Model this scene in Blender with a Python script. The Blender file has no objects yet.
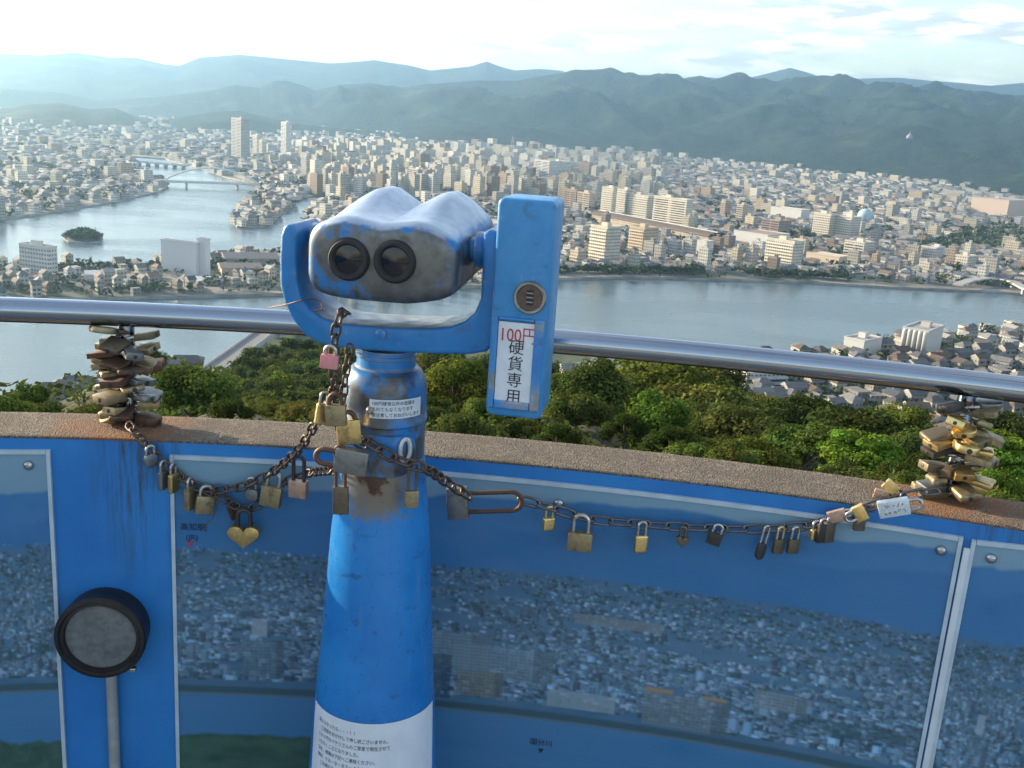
import bpy, bmesh, math, random
import numpy as np
from mathutils import Vector, Matrix
from mathutils.geometry import tessellate_polygon

RNG = random.Random(7)
NP = np.random.default_rng(11)
SC = bpy.context.scene
COL = SC.collection
rad = math.radians

# ------------------------------------------------------------------ camera
FOC = 1024.0
EYE = np.array([0.0, 0.0, 1.6])
PITCH, ROLL = rad(14.7), rad(3.8)
_f = np.array([0, math.cos(PITCH), -math.sin(PITCH)])
_r0 = np.array([1.0, 0, 0]); _u0 = np.array([0, math.sin(PITCH), math.cos(PITCH)])
_R = math.cos(ROLL) * _r0 + math.sin(ROLL) * _u0
_U = -math.sin(ROLL) * _r0 + math.cos(ROLL) * _u0

def ray(px, py): return _f + _R * ((px - 512) / FOC) - _U * ((py - 384) / FOC)
def onz(px, py, z):
    d = ray(px, py); return EYE + d * ((z - EYE[2]) / d[2])
def ony(px, py, y):
    d = ray(px, py); return EYE + d * (y / d[1])
def atd(px, py, dist):
    """point on the ray at horizontal distance dist"""
    d = ray(px, py); return EYE + d * (dist / math.hypot(d[0], d[1]))
def proj(P):
    d = np.asarray(P, float) - EYE
    k = d @ _f
    return 512 + FOC * (d @ _R) / k, 384 - FOC * (d @ _U) / k

cam = bpy.data.cameras.new('camera'); camo = bpy.data.objects.new('camera', cam); COL.objects.link(camo)
cam.sensor_fit = 'HORIZONTAL'; cam.sensor_width = 36.0; cam.lens = 36.0
cam.clip_start = 0.05; cam.clip_end = 80000
m = Matrix(((_R[0], _U[0], -_f[0], EYE[0]), (_R[1], _U[1], -_f[1], EYE[1]), (_R[2], _U[2], -_f[2], EYE[2]), (0, 0, 0, 1)))
camo.matrix_world = m
SC.camera = camo
SC.view_settings.view_transform = 'Standard'; SC.view_settings.look = 'None'
SC.view_settings.gamma = 1; SC.view_settings.use_curve_mapping = False
SC.view_settings.exposure = 1.25
SC.cycles.use_denoising = True
SC.cycles.max_bounces = 6; SC.cycles.diffuse_bounces = 2; SC.cycles.glossy_bounces = 3
SC.cycles.transmission_bounces = 3; SC.cycles.transparent_max_bounces = 6; SC.cycles.volume_bounces = 1
SC.cycles.sample_clamp_indirect = 6

# ------------------------------------------------------------------ object helpers
def tag(o, label=None, cat=None, group=None, kind=None):
    if label: o['label'] = label
    if cat: o['category'] = cat
    if group: o['group'] = group
    if kind: o['kind'] = kind
    return o

def empty(name, loc, rz=0, label=None, cat=None, group=None):
    o = bpy.data.objects.new(name, None); COL.objects.link(o)
    o.location = Vector(loc); o.rotation_euler = (0, 0, rz); o.empty_display_size = .1
    return tag(o, label, cat, group)

def link(name, mesh, parent=None, loc=None):
    o = bpy.data.objects.new(name, mesh); COL.objects.link(o)
    if parent: o.parent = parent
    if loc is not None: o.location = Vector(loc)
    return o

class MB:
    """collects faces; build() makes ONE mesh object"""
    def __init__(s): s.v = []; s.f = []; s.uv = []; s.c = []; s.mi = []
    def face(s, pts, uv=None, col=(1, 1, 1), mi=0):
        n = len(s.v); s.v.extend([tuple(p) for p in pts]); s.f.append(tuple(range(n, n + len(pts))))
        s.uv.append(uv or [(0, 0)] * len(pts)); s.c.append(col); s.mi.append(mi)
    def add(s, V, F, col=(1, 1, 1), mi=0, T=None):
        n = len(s.v)
        if T is not None: V = [T @ Vector(p) for p in V]
        s.v.extend([tuple(p) for p in V])
        for f in F:
            s.f.append(tuple(i + n for i in f)); s.uv.append([(0, 0)] * len(f)); s.c.append(col); s.mi.append(mi)
    def mesh(s, name, mats, smooth=False, origin=None):
        V = s.v if origin is None else [tuple(np.asarray(p) - np.asarray(origin)) for p in s.v]
        me = bpy.data.meshes.new(name); me.from_pydata(V, [], s.f)
        for mm in (mats if isinstance(mats, (list, tuple)) else [mats]): me.materials.append(mm)
        if len(set(s.mi)) > 1: me.polygons.foreach_set('material_index', s.mi)
        if any(u[0] != (0, 0) or u[-1] != (0, 0) for u in s.uv):
            ul = me.uv_layers.new(name='UVMap'); ul.data.foreach_set('uv', [x for u in s.uv for p in u for x in p])
        if any(c != (1, 1, 1) for c in s.c):
            ca = me.color_attributes.new('Col', 'FLOAT_COLOR', 'CORNER')
            ca.data.foreach_set('color', [x for c, u in zip(s.c, s.uv) for _ in u for x in (c[0], c[1], c[2], 1)])
        if smooth: me.polygons.foreach_set('use_smooth', [True] * len(s.f))
        me.update()
        return me
    def build(s, name, mats, parent=None, smooth=False, origin=None):
        if parent is not None and origin is None: origin = ORIG(parent)
        return link(name, s.mesh(name, mats, smooth, origin), parent)

def ORIG(o):
    p = np.array([0.0, 0, 0])
    while o is not None:
        p = p + np.array(o.location); o = o.parent
    return p

def soften(o, angle=40):
    me = o.data
    me.polygons.foreach_set('use_smooth', [True] * len(me.polygons))
    try: me.set_sharp_from_angle(angle=rad(angle))
    except Exception: pass
    return o

def grid_mesh(name, V, nu, nv, mat, parent=None, smooth=True, cols=None, uv=None):
    """V (nu*nv,3): index = i*nv + j"""
    V = np.asarray(V, np.float32)
    me = bpy.data.meshes.new(name); me.vertices.add(nu * nv); me.vertices.foreach_set('co', V.ravel())
    i, j = np.meshgrid(np.arange(nu - 1), np.arange(nv - 1), indexing='ij')
    a = (i * nv + j).ravel(); q = np.stack([a, a + nv, a + nv + 1, a + 1], 1)
    n = len(q); me.loops.add(n * 4); me.polygons.add(n)
    me.loops.foreach_set('vertex_index', q.ravel()); me.polygons.foreach_set('loop_start', np.arange(n) * 4)
    me.update(calc_edges=True)
    if smooth: me.polygons.foreach_set('use_smooth', np.ones(n, bool))
    if cols is not None:
        ca = me.color_attributes.new('Col', 'FLOAT_COLOR', 'POINT')
        ca.data.foreach_set('color', np.c_[cols, np.ones(len(cols))].astype(np.float32).ravel())
    if uv is not None:
        ul = me.uv_layers.new(name='UVMap'); ul.data.foreach_set('uv', np.asarray(uv, np.float32)[q.ravel()].ravel())
    me.materials.append(mat); me.update()
    return link(name, me, parent)

def tube_geo(pts, r, n=8, cap=True, closed=False):
    """tube along pts; r number or list"""
    P = [Vector(p) for p in pts]; k = len(P); rr = r if isinstance(r, (list, tuple)) else [r] * k
    V = []; F = []; prev = None
    for i, p in enumerate(P):
        if closed: t = (P[(i + 1) % k] - P[i - 1]).normalized()
        else: t = (P[min(i + 1, k - 1)] - P[max(i - 1, 0)]).normalized()
        if prev is None:
            a = Vector((0, 0, 1)) if abs(t.z) < .9 else Vector((1, 0, 0)); x = t.cross(a).normalized()
        else: x = (prev - t * prev.dot(t)).normalized()
        prev = x; y = t.cross(x)
        for j in range(n):
            w = 2 * math.pi * j / n; V.append(p + (x * math.cos(w) + y * math.sin(w)) * rr[i])
    m_ = k if closed else k - 1
    for i in range(m_):
        i2 = (i + 1) % k
        for j in range(n):
            F.append((i * n + j, i * n + (j + 1) % n, i2 * n + (j + 1) % n, i2 * n + j))
    if cap and not closed: F.append(tuple(range(n - 1, -1, -1))); F.append(tuple((k - 1) * n + j for j in range(n)))
    return V, F

def lathe_geo(prof, n=48, cap=True):
    """prof [(r,z)]"""
    V = []; F = []
    for r, z in prof:
        for j in range(n):
            w = 2 * math.pi * j / n; V.append((r * math.cos(w), r * math.sin(w), z))
    for i in range(len(prof) - 1):
        for j in range(n):
            F.append((i * n + j, i * n + (j + 1) % n, (i + 1) * n + (j + 1) % n, (i + 1) * n + j))
    if cap: F.append(tuple(range(n - 1, -1, -1))); F.append(tuple((len(prof) - 1) * n + j for j in range(n)))
    return V, F

def rbox_geo(w, d, h, r=.002, seg=2):
    bm = bmesh.new(); bmesh.ops.create_cube(bm, size=1)
    for v in bm.verts: v.co = Vector((v.co.x * w, v.co.y * d, v.co.z * h))
    bmesh.ops.bevel(bm, geom=bm.edges[:], offset=r, segments=seg, affect='EDGES', profile=.6)
    bm.verts.index_update()
    V = [v.co.copy() for v in bm.verts]; F = [tuple(v.index for v in f.verts) for f in bm.faces]; bm.free()
    return V, F

def prism_geo(outline, y0, y1, r=0.003, seg=2):
    """outline [(x,z)] extruded along y, rims rounded"""
    bm = bmesh.new()
    a = [bm.verts.new((x, y0, z)) for x, z in outline]
    f = bm.faces.new(a)
    ret = bmesh.ops.extrude_face_region(bm, geom=[f])
    for e in ret['geom']:
        if isinstance(e, bmesh.types.BMVert): e.co.y = y1
    bmesh.ops.recalc_face_normals(bm, faces=bm.faces[:])
    if r:
        ed = [e for e in bm.edges if abs(e.verts[0].co.y - e.verts[1].co.y) < 1e-6]
        bmesh.ops.bevel(bm, geom=ed, offset=r, segments=seg, affect='EDGES', profile=.5)
    bm.verts.index_update()
    V = [v.co.copy() for v in bm.verts]; F = [tuple(v.index for v in f.verts) for f in bm.faces]; bm.free()
    return V, F

def text_geo(s, size, align='CENTER', vertical=False):
    """flat lettering: verts (x,y) in the text plane, faces"""
    V = []; F = []
    rows = list(s) if vertical else [s]
    for k, row in enumerate(rows):
        cu = bpy.data.curves.new('lettering', 'FONT'); cu.body = row; cu.size = size; cu.align_x = align
        cu.resolution_u = 3; cu.fill_mode = 'FRONT'
        o = bpy.data.objects.new('lettering', cu); COL.objects.link(o)
        dg = bpy.context.evaluated_depsgraph_get(); dg.update()
        me = bpy.data.meshes.new_from_object(o.evaluated_get(dg))
        n = len(V); V += [(v.co.x, v.co.y - k * size * 1.08, 0) for v in me.vertices]
        F += [tuple(i + n for i in p.vertices) for p in me.polygons]
        bpy.data.objects.remove(o); bpy.data.curves.remove(cu); bpy.data.meshes.remove(me)
    return V, F

def fbm(x, y, oct=4, seed=0, ridged=False):
    """smooth value noise on numpy arrays"""
    x = np.asarray(x, float); y = np.asarray(y, float); out = 0; amp = 1; tot = 0
    for o in range(oct):
        xi = np.floor(x).astype(np.int64); yi = np.floor(y).astype(np.int64); fx = x - xi; fy = y - yi
        fx = fx * fx * (3 - 2 * fx); fy = fy * fy * (3 - 2 * fy)
        def h(a, b):
            n = (a * 374761393 + b * 668265263 + (seed + o) * 1274126177) & 0xffffffff
            n = ((n ^ (n >> 13)) * 1274126177) & 0xffffffff
            return ((n ^ (n >> 16)) & 0xffff) / 65535.0
        v = (h(xi, yi) * (1 - fx) + h(xi + 1, yi) * fx) * (1 - fy) + (h(xi, yi + 1) * (1 - fx) + h(xi + 1, yi + 1) * fx) * fy
        if ridged: v = 1 - abs(2 * v - 1)
        out = out + amp * v; tot += amp; amp *= .5; x = x * 2.03 + 17.1; y = y * 2.03 + 5.3
    return out / tot

# ------------------------------------------------------------------ materials
class NT:
    def __init__(s, name):
        s.m = bpy.data.materials.new(name); s.m.use_nodes = True; s.t = s.m.node_tree
        s.b = s.t.nodes['Principled BSDF']; s.out = s.t.nodes['Material Output']
    def n(s, typ, **kw):
        nd = s.t.nodes.new(typ)
        for k, v in kw.items():
            if k[0] == '_': setattr(nd, k[1:], v)
            else:
                key = int(k[1:]) if k[0] == 'i' and k[1:].isdigit() else k.replace('_', ' ')
                if hasattr(v, 'node'): s.t.links.new(v, nd.inputs[key])
                else: nd.inputs[key].default_value = v
        return nd
    def l(s, a, b): s.t.links.new(a, b)
    def mix(s, fac, a, b, blend='MIX'):
        nd = s.t.nodes.new('ShaderNodeMix'); nd.data_type = 'RGBA'; nd.blend_type = blend
        for idx, v in ((0, fac), (6, a), (7, b)):
            if hasattr(v, 'node'): s.t.links.new(v, nd.inputs[idx])
            elif idx == 0: nd.inputs[0].default_value = v
            else: nd.inputs[idx].default_value = (*v[:3], 1)
        return nd.outputs[2]
    def math(s, op, a, b=None, c=None, clamp=False):
        nd = s.t.nodes.new('ShaderNodeMath'); nd.operation = op; nd.use_clamp = clamp
        for i, v in enumerate((a, b, c)):
            if v is None: continue
            if hasattr(v, 'node'): s.t.links.new(v, nd.inputs[i])
            else: nd.inputs[i].default_value = v
        return nd.outputs[0]
    def ramp(s, fac, a, b, lo=0., hi=1.):
        nd = s.t.nodes.new('ShaderNodeMapRange'); nd.interpolation_type = 'SMOOTHSTEP'; s.t.links.new(fac, nd.inputs[0])
        nd.inputs[1].default_value = a; nd.inputs[2].default_value = b; nd.inputs[3].default_value = lo; nd.inputs[4].default_value = hi
        return nd.outputs[0]
    def noise(s, scale, detail=4, rough=.6, vec=None, dist=0):
        nd = s.n('ShaderNodeTexNoise', Scale=scale, Detail=detail, Roughness=rough, Distortion=dist)
        if vec is not None: s.l(vec, nd.inputs['Vector'])
        return nd.outputs['Fac']
    def pos(s): return s.n('ShaderNodeNewGeometry').outputs['Position']
    def bump(s, h, strength=.3, dist=.001):
        nd = s.n('ShaderNodeBump', Strength=strength, Distance=dist); s.l(h, nd.inputs['Height']); s.l(nd.outputs[0], s.b.inputs['Normal'])
    def set(s, **kw):
        for k, v in kw.items():
            i = s.b.inputs[k.replace('_', ' ')]
            if hasattr(v, 'node'): s.l(v, i)
            else: i.default_value = (*v, 1) if isinstance(v, tuple) and len(v) == 3 else v
        return s

def simple(name, col, rough=.6, metal=0., var=.25, scale=8, bump=0, bscale=40):
    t = NT(name); p = t.pos(); nz = t.noise(scale, 5, .65, p)
    c = t.mix(t.ramp(nz, .3, .7), tuple(x * (1 - var) for x in col), tuple(min(1, x * (1 + var)) for x in col))
    t.set(Base_Color=c, Roughness=rough, Metallic=metal)
    if bump: t.bump(t.noise(bscale, 4, .6, p), bump, .002)
    return t.m

# ------------------------------------------------------------------ light
SUN_AZ, SUN_EL = -64.0, 17.0          # degrees from +Y, clockwise positive
sd = Vector((math.sin(rad(SUN_AZ)) * math.cos(rad(SUN_EL)), math.cos(rad(SUN_AZ)) * math.cos(rad(SUN_EL)), math.sin(rad(SUN_EL))))
sl = bpy.data.lights.new('sun', 'SUN'); sl.energy = 5.0; sl.angle = rad(.5); sl.color = (1, .80, .54)
slo = bpy.data.objects.new('sun', sl); COL.objects.link(slo); slo.rotation_euler = sd.to_track_quat('Z', 'Y').to_euler(); slo.location = (-20, 5, 20)

w = bpy.data.worlds.new('World'); SC.world = w; w.use_nodes = True; wt = w.node_tree
bg = wt.nodes['Background']
sky = wt.nodes.new('ShaderNodeTexSky'); sky.sky_type = 'NISHITA'; sky.sun_disc = False
sky.sun_elevation = rad(SUN_EL); sky.sun_rotation = rad(SUN_AZ) ; sky.altitude = 140; sky.air_density = 1.0; sky.dust_density = 1.6; sky.ozone_density = .8
def wn(typ, **kw):
    nd = wt.nodes.new(typ)
    for k, v in kw.items():
        if k[0] == '_': setattr(nd, k[1:], v)
        elif hasattr(v, 'node'): wt.links.new(v, nd.inputs[k])
        else: nd.inputs[k].default_value = v
    return nd
tc = wn('ShaderNodeTexCoord'); sep = wn('ShaderNodeSeparateXYZ', Vector=tc.outputs['Generated'])
mp = wn('ShaderNodeMapping', Vector=tc.outputs['Generated']); mp.inputs['Scale'].default_value = (5, 5, 26)
nz = wn('ShaderNodeTexNoise', Scale=1.6, Detail=7.0, Roughness=.6, Vector=mp.outputs[0])
def wmr(v, a, b, lo=0, hi=1):
    nd = wt.nodes.new('ShaderNodeMapRange'); nd.interpolation_type = 'SMOOTHSTEP'; wt.links.new(v, nd.inputs[0])
    for i, x in enumerate((a, b, lo, hi)): nd.inputs[i + 1].default_value = x
    return nd.outputs[0]
def wm(op, a, b):
    nd = wt.nodes.new('ShaderNodeMath'); nd.operation = op
    for i, v in enumerate((a, b)):
        if hasattr(v, 'node'): wt.links.new(v, nd.inputs[i])
        else: nd.inputs[i].default_value = v
    return nd.outputs[0]
cl = wm('MULTIPLY', wmr(nz.outputs['Fac'], .42, .62), wmr(sep.outputs['X'], -.3, .35, .45, 1))
mixc = wt.nodes.new('ShaderNodeMix'); mixc.data_type = 'RGBA'
wt.links.new(wm('MULTIPLY', cl, .75), mixc.inputs[0]); wt.links.new(sky.outputs[0], mixc.inputs[6])
nz2 = wn('ShaderNodeTexNoise', Scale=4.0, Detail=5.0, Vector=mp.outputs[0])
mixk = wt.nodes.new('ShaderNodeMix'); mixk.data_type = 'RGBA'; wt.links.new(wmr(nz2.outputs['Fac'], .42, .56), mixk.inputs[0])
mixk.inputs[6].default_value = (2.5, 2.55, 2.65, 1); mixk.inputs[7].default_value = (5.6, 5.3, 4.8, 1)
wt.links.new(mixk.outputs[2], mixc.inputs[7])
wt.links.new(mixc.outputs[2], bg.inputs['Color']); bg.inputs['Strength'].default_value = .15
# ------------------------------------------------------------------ water, land, mountains, haze
WATER, LAND = -135.0, -132.8

t = NT('water'); p = t.pos()
mpn = t.n('ShaderNodeMapping'); t.l(p, mpn.inputs['Vector']); mpn.inputs['Scale'].default_value = (1, 2.2, 1)
t.set(Base_Color=(.085, .13, .15), Roughness=t.ramp(t.noise(.006, 3, .5, mpn.outputs[0]), .35, .65, .16, .30), IOR=1.33)
t.bump(t.math('ADD', t.noise(.35, 3, .6, mpn.outputs[0]), t.noise(.03, 3, .5, mpn.outputs[0])), .35, .5)
M_WATER = t.m
g = MB(); g.face([(-9000, -1200, WATER), (9000, -1200, WATER), (9000, 9000, WATER), (-9000, 9000, WATER)])
tag(g.build('water', M_WATER), kind='structure')

t = NT('land'); p = t.pos()
v = t.n('ShaderNodeTexVoronoi', Scale=.03); t.l(p, v.inputs['Vector'])
sv = t.n('ShaderNodeSeparateColor'); t.l(v.outputs['Color'], sv.inputs[0])
c = t.mix(t.ramp(sv.outputs[0], .2, .8), (.10, .105, .10), (.24, .22, .19))
c = t.mix(t.ramp(t.noise(.012, 4, .6, p), .5, .62), c, (.045, .065, .03))
t.set(Base_Color=c, Roughness=.9); M_LAND = t.m
M_SHORE = simple('shore_grass', (.035, .05, .022), .95, 0, .5, .08)
M_BANK = simple('bank_concrete', (.27, .26, .24), .85, 0, .35, .05)

def slab(name, pts, z, mat, depth=3.0, kind='structure'):
    g = MB(); top = [Vector((x, y, z)) for x, y in pts]
    V = [tuple(p) for p in top]; n = len(V)
    tri = tessellate_polygon([top])
    g.add(V, [tuple(t_) for t_ in tri])
    a = sum(pts[i][0] * pts[(i + 1) % n][1] - pts[(i + 1) % n][0] * pts[i][1] for i in range(n))
    for i in range(n):
        j = (i + 1) % n; A, B = V[i], V[j]
        if a < 0: A, B = B, A
        g.face([A, (A[0], A[1], z - depth), (B[0], B[1], z - depth), B], mi=1)
    o = g.build(name, [mat, M_BANK])
    bm = bmesh.new(); bm.from_mesh(o.data); bmesh.ops.recalc_face_normals(bm, faces=bm.faces[:])
    bm.to_mesh(o.data); bm.free()
    return tag(o, kind=kind)

def px2d(pts, z=LAND): return [tuple(onz(x, y, z)[:2]) for x, y in pts]
SHORE_S = [(1300, 317), (1100, 299), (1024, 293.5), (1000, 291), (900, 287), (800, 281), (700, 278), (620, 276.5), (560, 278), (500, 284), (400, 290), (280, 293), (200, 295), (100, 297), (0, 299), (-160, 302)]
NEARTOP = [(-160, 268), (0, 264), (60, 264), (75, 266), (110, 265), (160, 263), (205, 257), (225, 250), (278, 250)]
SPIT = [(286, 234), (300, 222), (318, 206), (330, 198), (325, 193.5), (303, 197), (292, 206), (272, 222), (262, 226.5), (237, 226), (232, 220), (245, 204), (262, 189)]
RIV_R = [(254, 183), (225, 176.5), (205, 169), (185, 164), (165, 158.5), (148, 157), (133, 156)]
RIV_L = [(129, 160), (141, 171), (161, 180), (168, 186), (158, 191.5), (110, 202), (60, 210), (0, 219), (-160, 244)]
L1 = px2d(SHORE_S + NEARTOP + SPIT + RIV_R + RIV_L) + [(-9000, 1500), (-12500, 2500), (-12500, 12800), (12500, 12800), (12500, 1500), (4000, 900)]
slab('ground', L1, LAND, M_LAND)
L2PX = [(-330, 430), (-60, 404), (60, 398), (130, 389), (170, 376), (215, 367), (240, 350), (290, 334), (400, 336), (560, 350), (640, 369), (700, 363), (760, 355), (815, 350.5), (900, 338), (1024, 324), (1250, 303), (1500, 285)]
L2 = px2d(L2PX) + [(1400, -300), (700, -900), (-700, -900), (-900, 0)]
slab('shore_ground', L2, LAND, M_SHORE)

def inside(x, y, poly):
    c = False; n = len(poly); j = n - 1
    for i in range(n):
        xi, yi = poly[i]; xj, yj = poly[j]
        if (yi > y) != (yj > y) and x < (xj - xi) * (y - yi) / (yj - yi) + xi: c = not c
        j = i
    return c

# mountains ------------------------------------------------------
def table(pts, dist):
    A = []; H = []
    for x, y in pts:
        q = atd(x, y, dist); A.append(math.degrees(math.atan2(q[0], q[1]))); H.append(q[2] - LAND)
    return np.array(A), np.array(H)
FAR = [(-200, 60), (-100, 58), (0, 53), (40, 55), (75, 52), (110, 57), (135, 57), (165, 64), (180, 65), (200, 57), (240, 54), (280, 58), (330, 63), (375, 60), (410, 65), (430, 70), (450, 68), (470, 66), (487, 61), (500, 66), (515, 70), (540, 69), (560, 70), (585, 76), (600, 71), (620, 75), (645, 74), (680, 78), (700, 76), (725, 78), (755, 76), (775, 71), (790, 67), (805, 71), (820, 76), (850, 78), (900, 77), (930, 80), (960, 82), (990, 85), (1024, 82), (1100, 88), (1250, 90)]
MID = [(-200, 92), (0, 88), (60, 92), (100, 100), (170, 95), (210, 90), (235, 84), (260, 87), (275, 80), (285, 80), (300, 84), (315, 90), (340, 84), (370, 83), (400, 88), (430, 83), (480, 79), (520, 80), (545, 76), (560, 74), (580, 77), (600, 80), (620, 82), (660, 86), (700, 81), (750, 86), (800, 82), (850, 87), (900, 84), (950, 90), (1000, 94), (1024, 96), (1100, 104), (1250, 118)]
FOOT = [(-200, 118), (0, 110), (30, 104), (60, 103), (90, 109), (115, 108), (135, 116), (160, 122), (185, 116), (210, 112), (240, 110), (270, 118), (300, 124), (400, 134), (430, 128), (470, 122), (500, 121), (530, 126), (560, 134), (600, 142), (640, 150), (900, 166), (940, 166), (975, 160), (1000, 157), (1024, 150), (1100, 150), (1250, 160)]
naz, nd = 620, 190
AZ = np.linspace(-37, 37, naz); DD = 2900 * (12600 / 2900.) ** (np.linspace(0, 1, nd) ** 1.0)
A2, D2 = np.meshgrid(AZ, DD, indexing='ij'); X2 = D2 * np.sin(np.radians(A2)); Y2 = D2 * np.cos(np.radians(A2))
def belt(pts, d1, dbase, amp, seed, k):
    a, h = table(pts, d1); H = np.interp(A2, a, h)
    ab, db = dbase; D0 = np.interp(A2, ab, db)
    T = (D2 - D0) / (d1 - D0)
    rn = fbm(X2 / k + .4 * Y2 / k, Y2 / (k * 1.7), 4, seed, True) - .55
    r2 = fbm(X2 / (k * .3), Y2 / (k * .4), 3, seed + 9) - .5
    Tc = np.clip(T, 0, 1); env = 4 * Tc * (1 - Tc)
    s = Tc ** .85 * (1 - .25 * (1 - Tc))
    up = H * s + env * H * (amp * rn + .30 * r2) + H * .02 * r2
    down = H * (1 - 1.3 * (T - 1)) + H * .25 * rn * np.clip((T - 1) * 4, 0, 1)
    return np.where(T <= 0, -40, np.where(T <= 1, up, down))
def azpx(px, py): q = ray(px, py); return math.degrees(math.atan2(q[0], q[1]))
basem = np.array([(azpx(x, 150), d) for x, d in ((-200, 6200), (150, 6000), (300, 5700), (450, 5000), (560, 4700), (640, 4700), (760, 4300), (850, 4100), (1024, 3600), (1250, 3300))])
h1 = belt(MID, 6900, (basem[:, 0], basem[:, 1]), 1.15, 3, 800)
h2 = belt(FAR, 10600, (np.array([-40, 40]), np.array([7400, 7600])), .45, 21, 1700)
footb = np.array([(azpx(x, 150), d) for x, d in ((-200, 3000), (60, 3300), (150, 3600), (300, 4300), (450, 4000), (600, 4150), (700, 5000), (880, 4100), (960, 3500), (1024, 3200), (1250, 3000))])
h3 = belt(FOOT, 4900, (footb[:, 0], footb[:, 1]), .55, 41, 420)
Hh = np.maximum(np.maximum(h1, h2), h3)
t = NT('mountain_forest'); p = t.pos()
c = t.mix(t.ramp(t.noise(.02, 6, .7, p), .35, .65), (.007, .016, .012), (.021, .036, .022))
c = t.mix(t.ramp(t.noise(.0022, 4, .6, p), .55, .7), c, (.05, .068, .03))
t.set(Base_Color=c, Roughness=.95); t.b.inputs['Specular IOR Level'].default_value = .1
t.bump(t.noise(.045, 5, .7, p), .9, 14); M_MTN = t.m
o = grid_mesh('mountains', np.stack([X2, Y2, LAND + Hh], -1).reshape(-1, 3), naz, nd, M_MTN)
tag(o, kind='structure')
def ground_z(x, y):
    """land height in the city and on the mountain feet"""
    a = math.degrees(math.atan2(x, y)); d = math.hypot(x, y)
    if abs(a) > 36 or d < 2900 or d > 12500: return LAND
    i = (a + 37) / 74 * (naz - 1); j = math.log(d / 2900) / math.log(12600 / 2900) * (nd - 1)
    return max(LAND, LAND + float(Hh[int(round(i)), int(round(j))]))

hz = MB(); x0, x1, y0, y1, z0, z1 = -13000, 13000, -1500, 13000, WATER - 1.5, 640
q = [(x0, y0, z0), (x1, y0, z0), (x1, y1, z0), (x0, y1, z0), (x0, y0, z1), (x1, y0, z1), (x1, y1, z1), (x0, y1, z1)]
hz.add(q, [(0, 3, 2, 1), (4, 5, 6, 7), (0, 1, 5, 4), (1, 2, 6, 5), (2, 3, 7, 6), (3, 0, 4, 7)])
HM = bpy.data.materials.new('haze'); HM.use_nodes = True; ht = HM.node_tree; ht.nodes.remove(ht.nodes['Principled BSDF'])
pv = ht.nodes.new('ShaderNodeVolumePrincipled'); pv.inputs['Color'].default_value = (.46, .74, 1, 1); pv.inputs['Density'].default_value = 8.8e-5; pv.inputs['Anisotropy'].default_value = .74
ht.links.new(pv.outputs[0], ht.nodes['Material Output'].inputs['Volume'])
tag(hz.build('haze', HM), kind='stuff')

# island in the bay, breakwater strip -----------------------------
isl = px2d([(63, 238), (72, 236), (90, 235.5), (103, 238), (100, 241.5), (85, 242.5), (68, 241)], WATER + 1.2)
slab('island_ground', isl, WATER + 1.2, M_LAND, 2)
# ------------------------------------------------------------------ the city
def facade(name, base=None, dark=(.05, .06, .075), fl=3.1, bay=2.6, lo=.36, hi=.80, vis=.8):
    t = NT(name); uv = t.n('ShaderNodeUVMap').outputs[0]; s = t.n('ShaderNodeSeparateXYZ'); t.l(uv, s.inputs[0])
    fu = t.math('FRACT', t.math('DIVIDE', s.outputs[0], bay)); fv = t.math('FRACT', t.math('DIVIDE', s.outputs[1], fl))
    a = t.math('MULTIPLY', t.math('GREATER_THAN', fv, lo), t.math('LESS_THAN', fv, hi))
    b = t.math('MULTIPLY', t.math('GREATER_THAN', fu, .2), t.math('LESS_THAN', fu, .82))
    mk = t.math('MULTIPLY', t.math('MULTIPLY', a, b), vis)
    at = t.n('ShaderNodeAttribute', _attribute_name='Col').outputs['Color']
    p = t.pos(); at2 = t.mix(t.ramp(t.noise(.15, 4, .7, p), .35, .7), at, t.mix(.75, (0, 0, 0), at))
    t.set(Base_Color=t.mix(mk, at2, dark), Roughness=t.math('SUBTRACT', .85, t.math('MULTIPLY', mk, .5))); return t.m
M_FAC = facade('facade'); 
t = NT('plain_wall'); t.set(Base_Color=t.n('ShaderNodeAttribute', _attribute_name='Col').outputs['Color'], Roughness=.85); M_COL = t.m
t = NT('roof_tiles'); p = t.pos(); at = t.n('ShaderNodeAttribute', _attribute_name='Col').outputs['Color']
t.set(Base_Color=t.mix(t.ramp(t.noise(.6, 4, .7, p), .3, .7), t.mix(.7, (0, 0, 0), at), at), Roughness=.8); M_ROOF = t.m
t = NT('window_glass'); t.set(Base_Color=(.04, .05, .065), Roughness=.25); M_GLASS = t.m
M_LEAFFAR = simple('far_foliage', (.035, .06, .02), .95, 0, .5, .12)

WALLC = [(q[0] * .76, q[1] * .745, q[2] * .69) for q in [(.62, .60, .55), (.70, .69, .66), (.55, .52, .46), (.45, .44, .42), (.66, .60, .48), (.38, .36, .34), (.50, .40, .31), (.34, .26, .21), (.58, .60, .62), (.80, .80, .77)]]
WALLN = ['cream', 'white', 'beige', 'grey', 'yellowish', 'dark grey', 'tan', 'brown', 'pale blue-grey', 'bright white']
ROOFC = [(.13, .13, .14), (.22, .22, .23), (.16, .12, .10), (.30, .29, .28), (.10, .13, .17), (.19, .12, .09), (.30, .30, .30)]
ROOFN = ['dark tiled', 'grey tiled', 'brown tiled', 'pale', 'blue-black', 'reddish', 'light grey']

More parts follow.
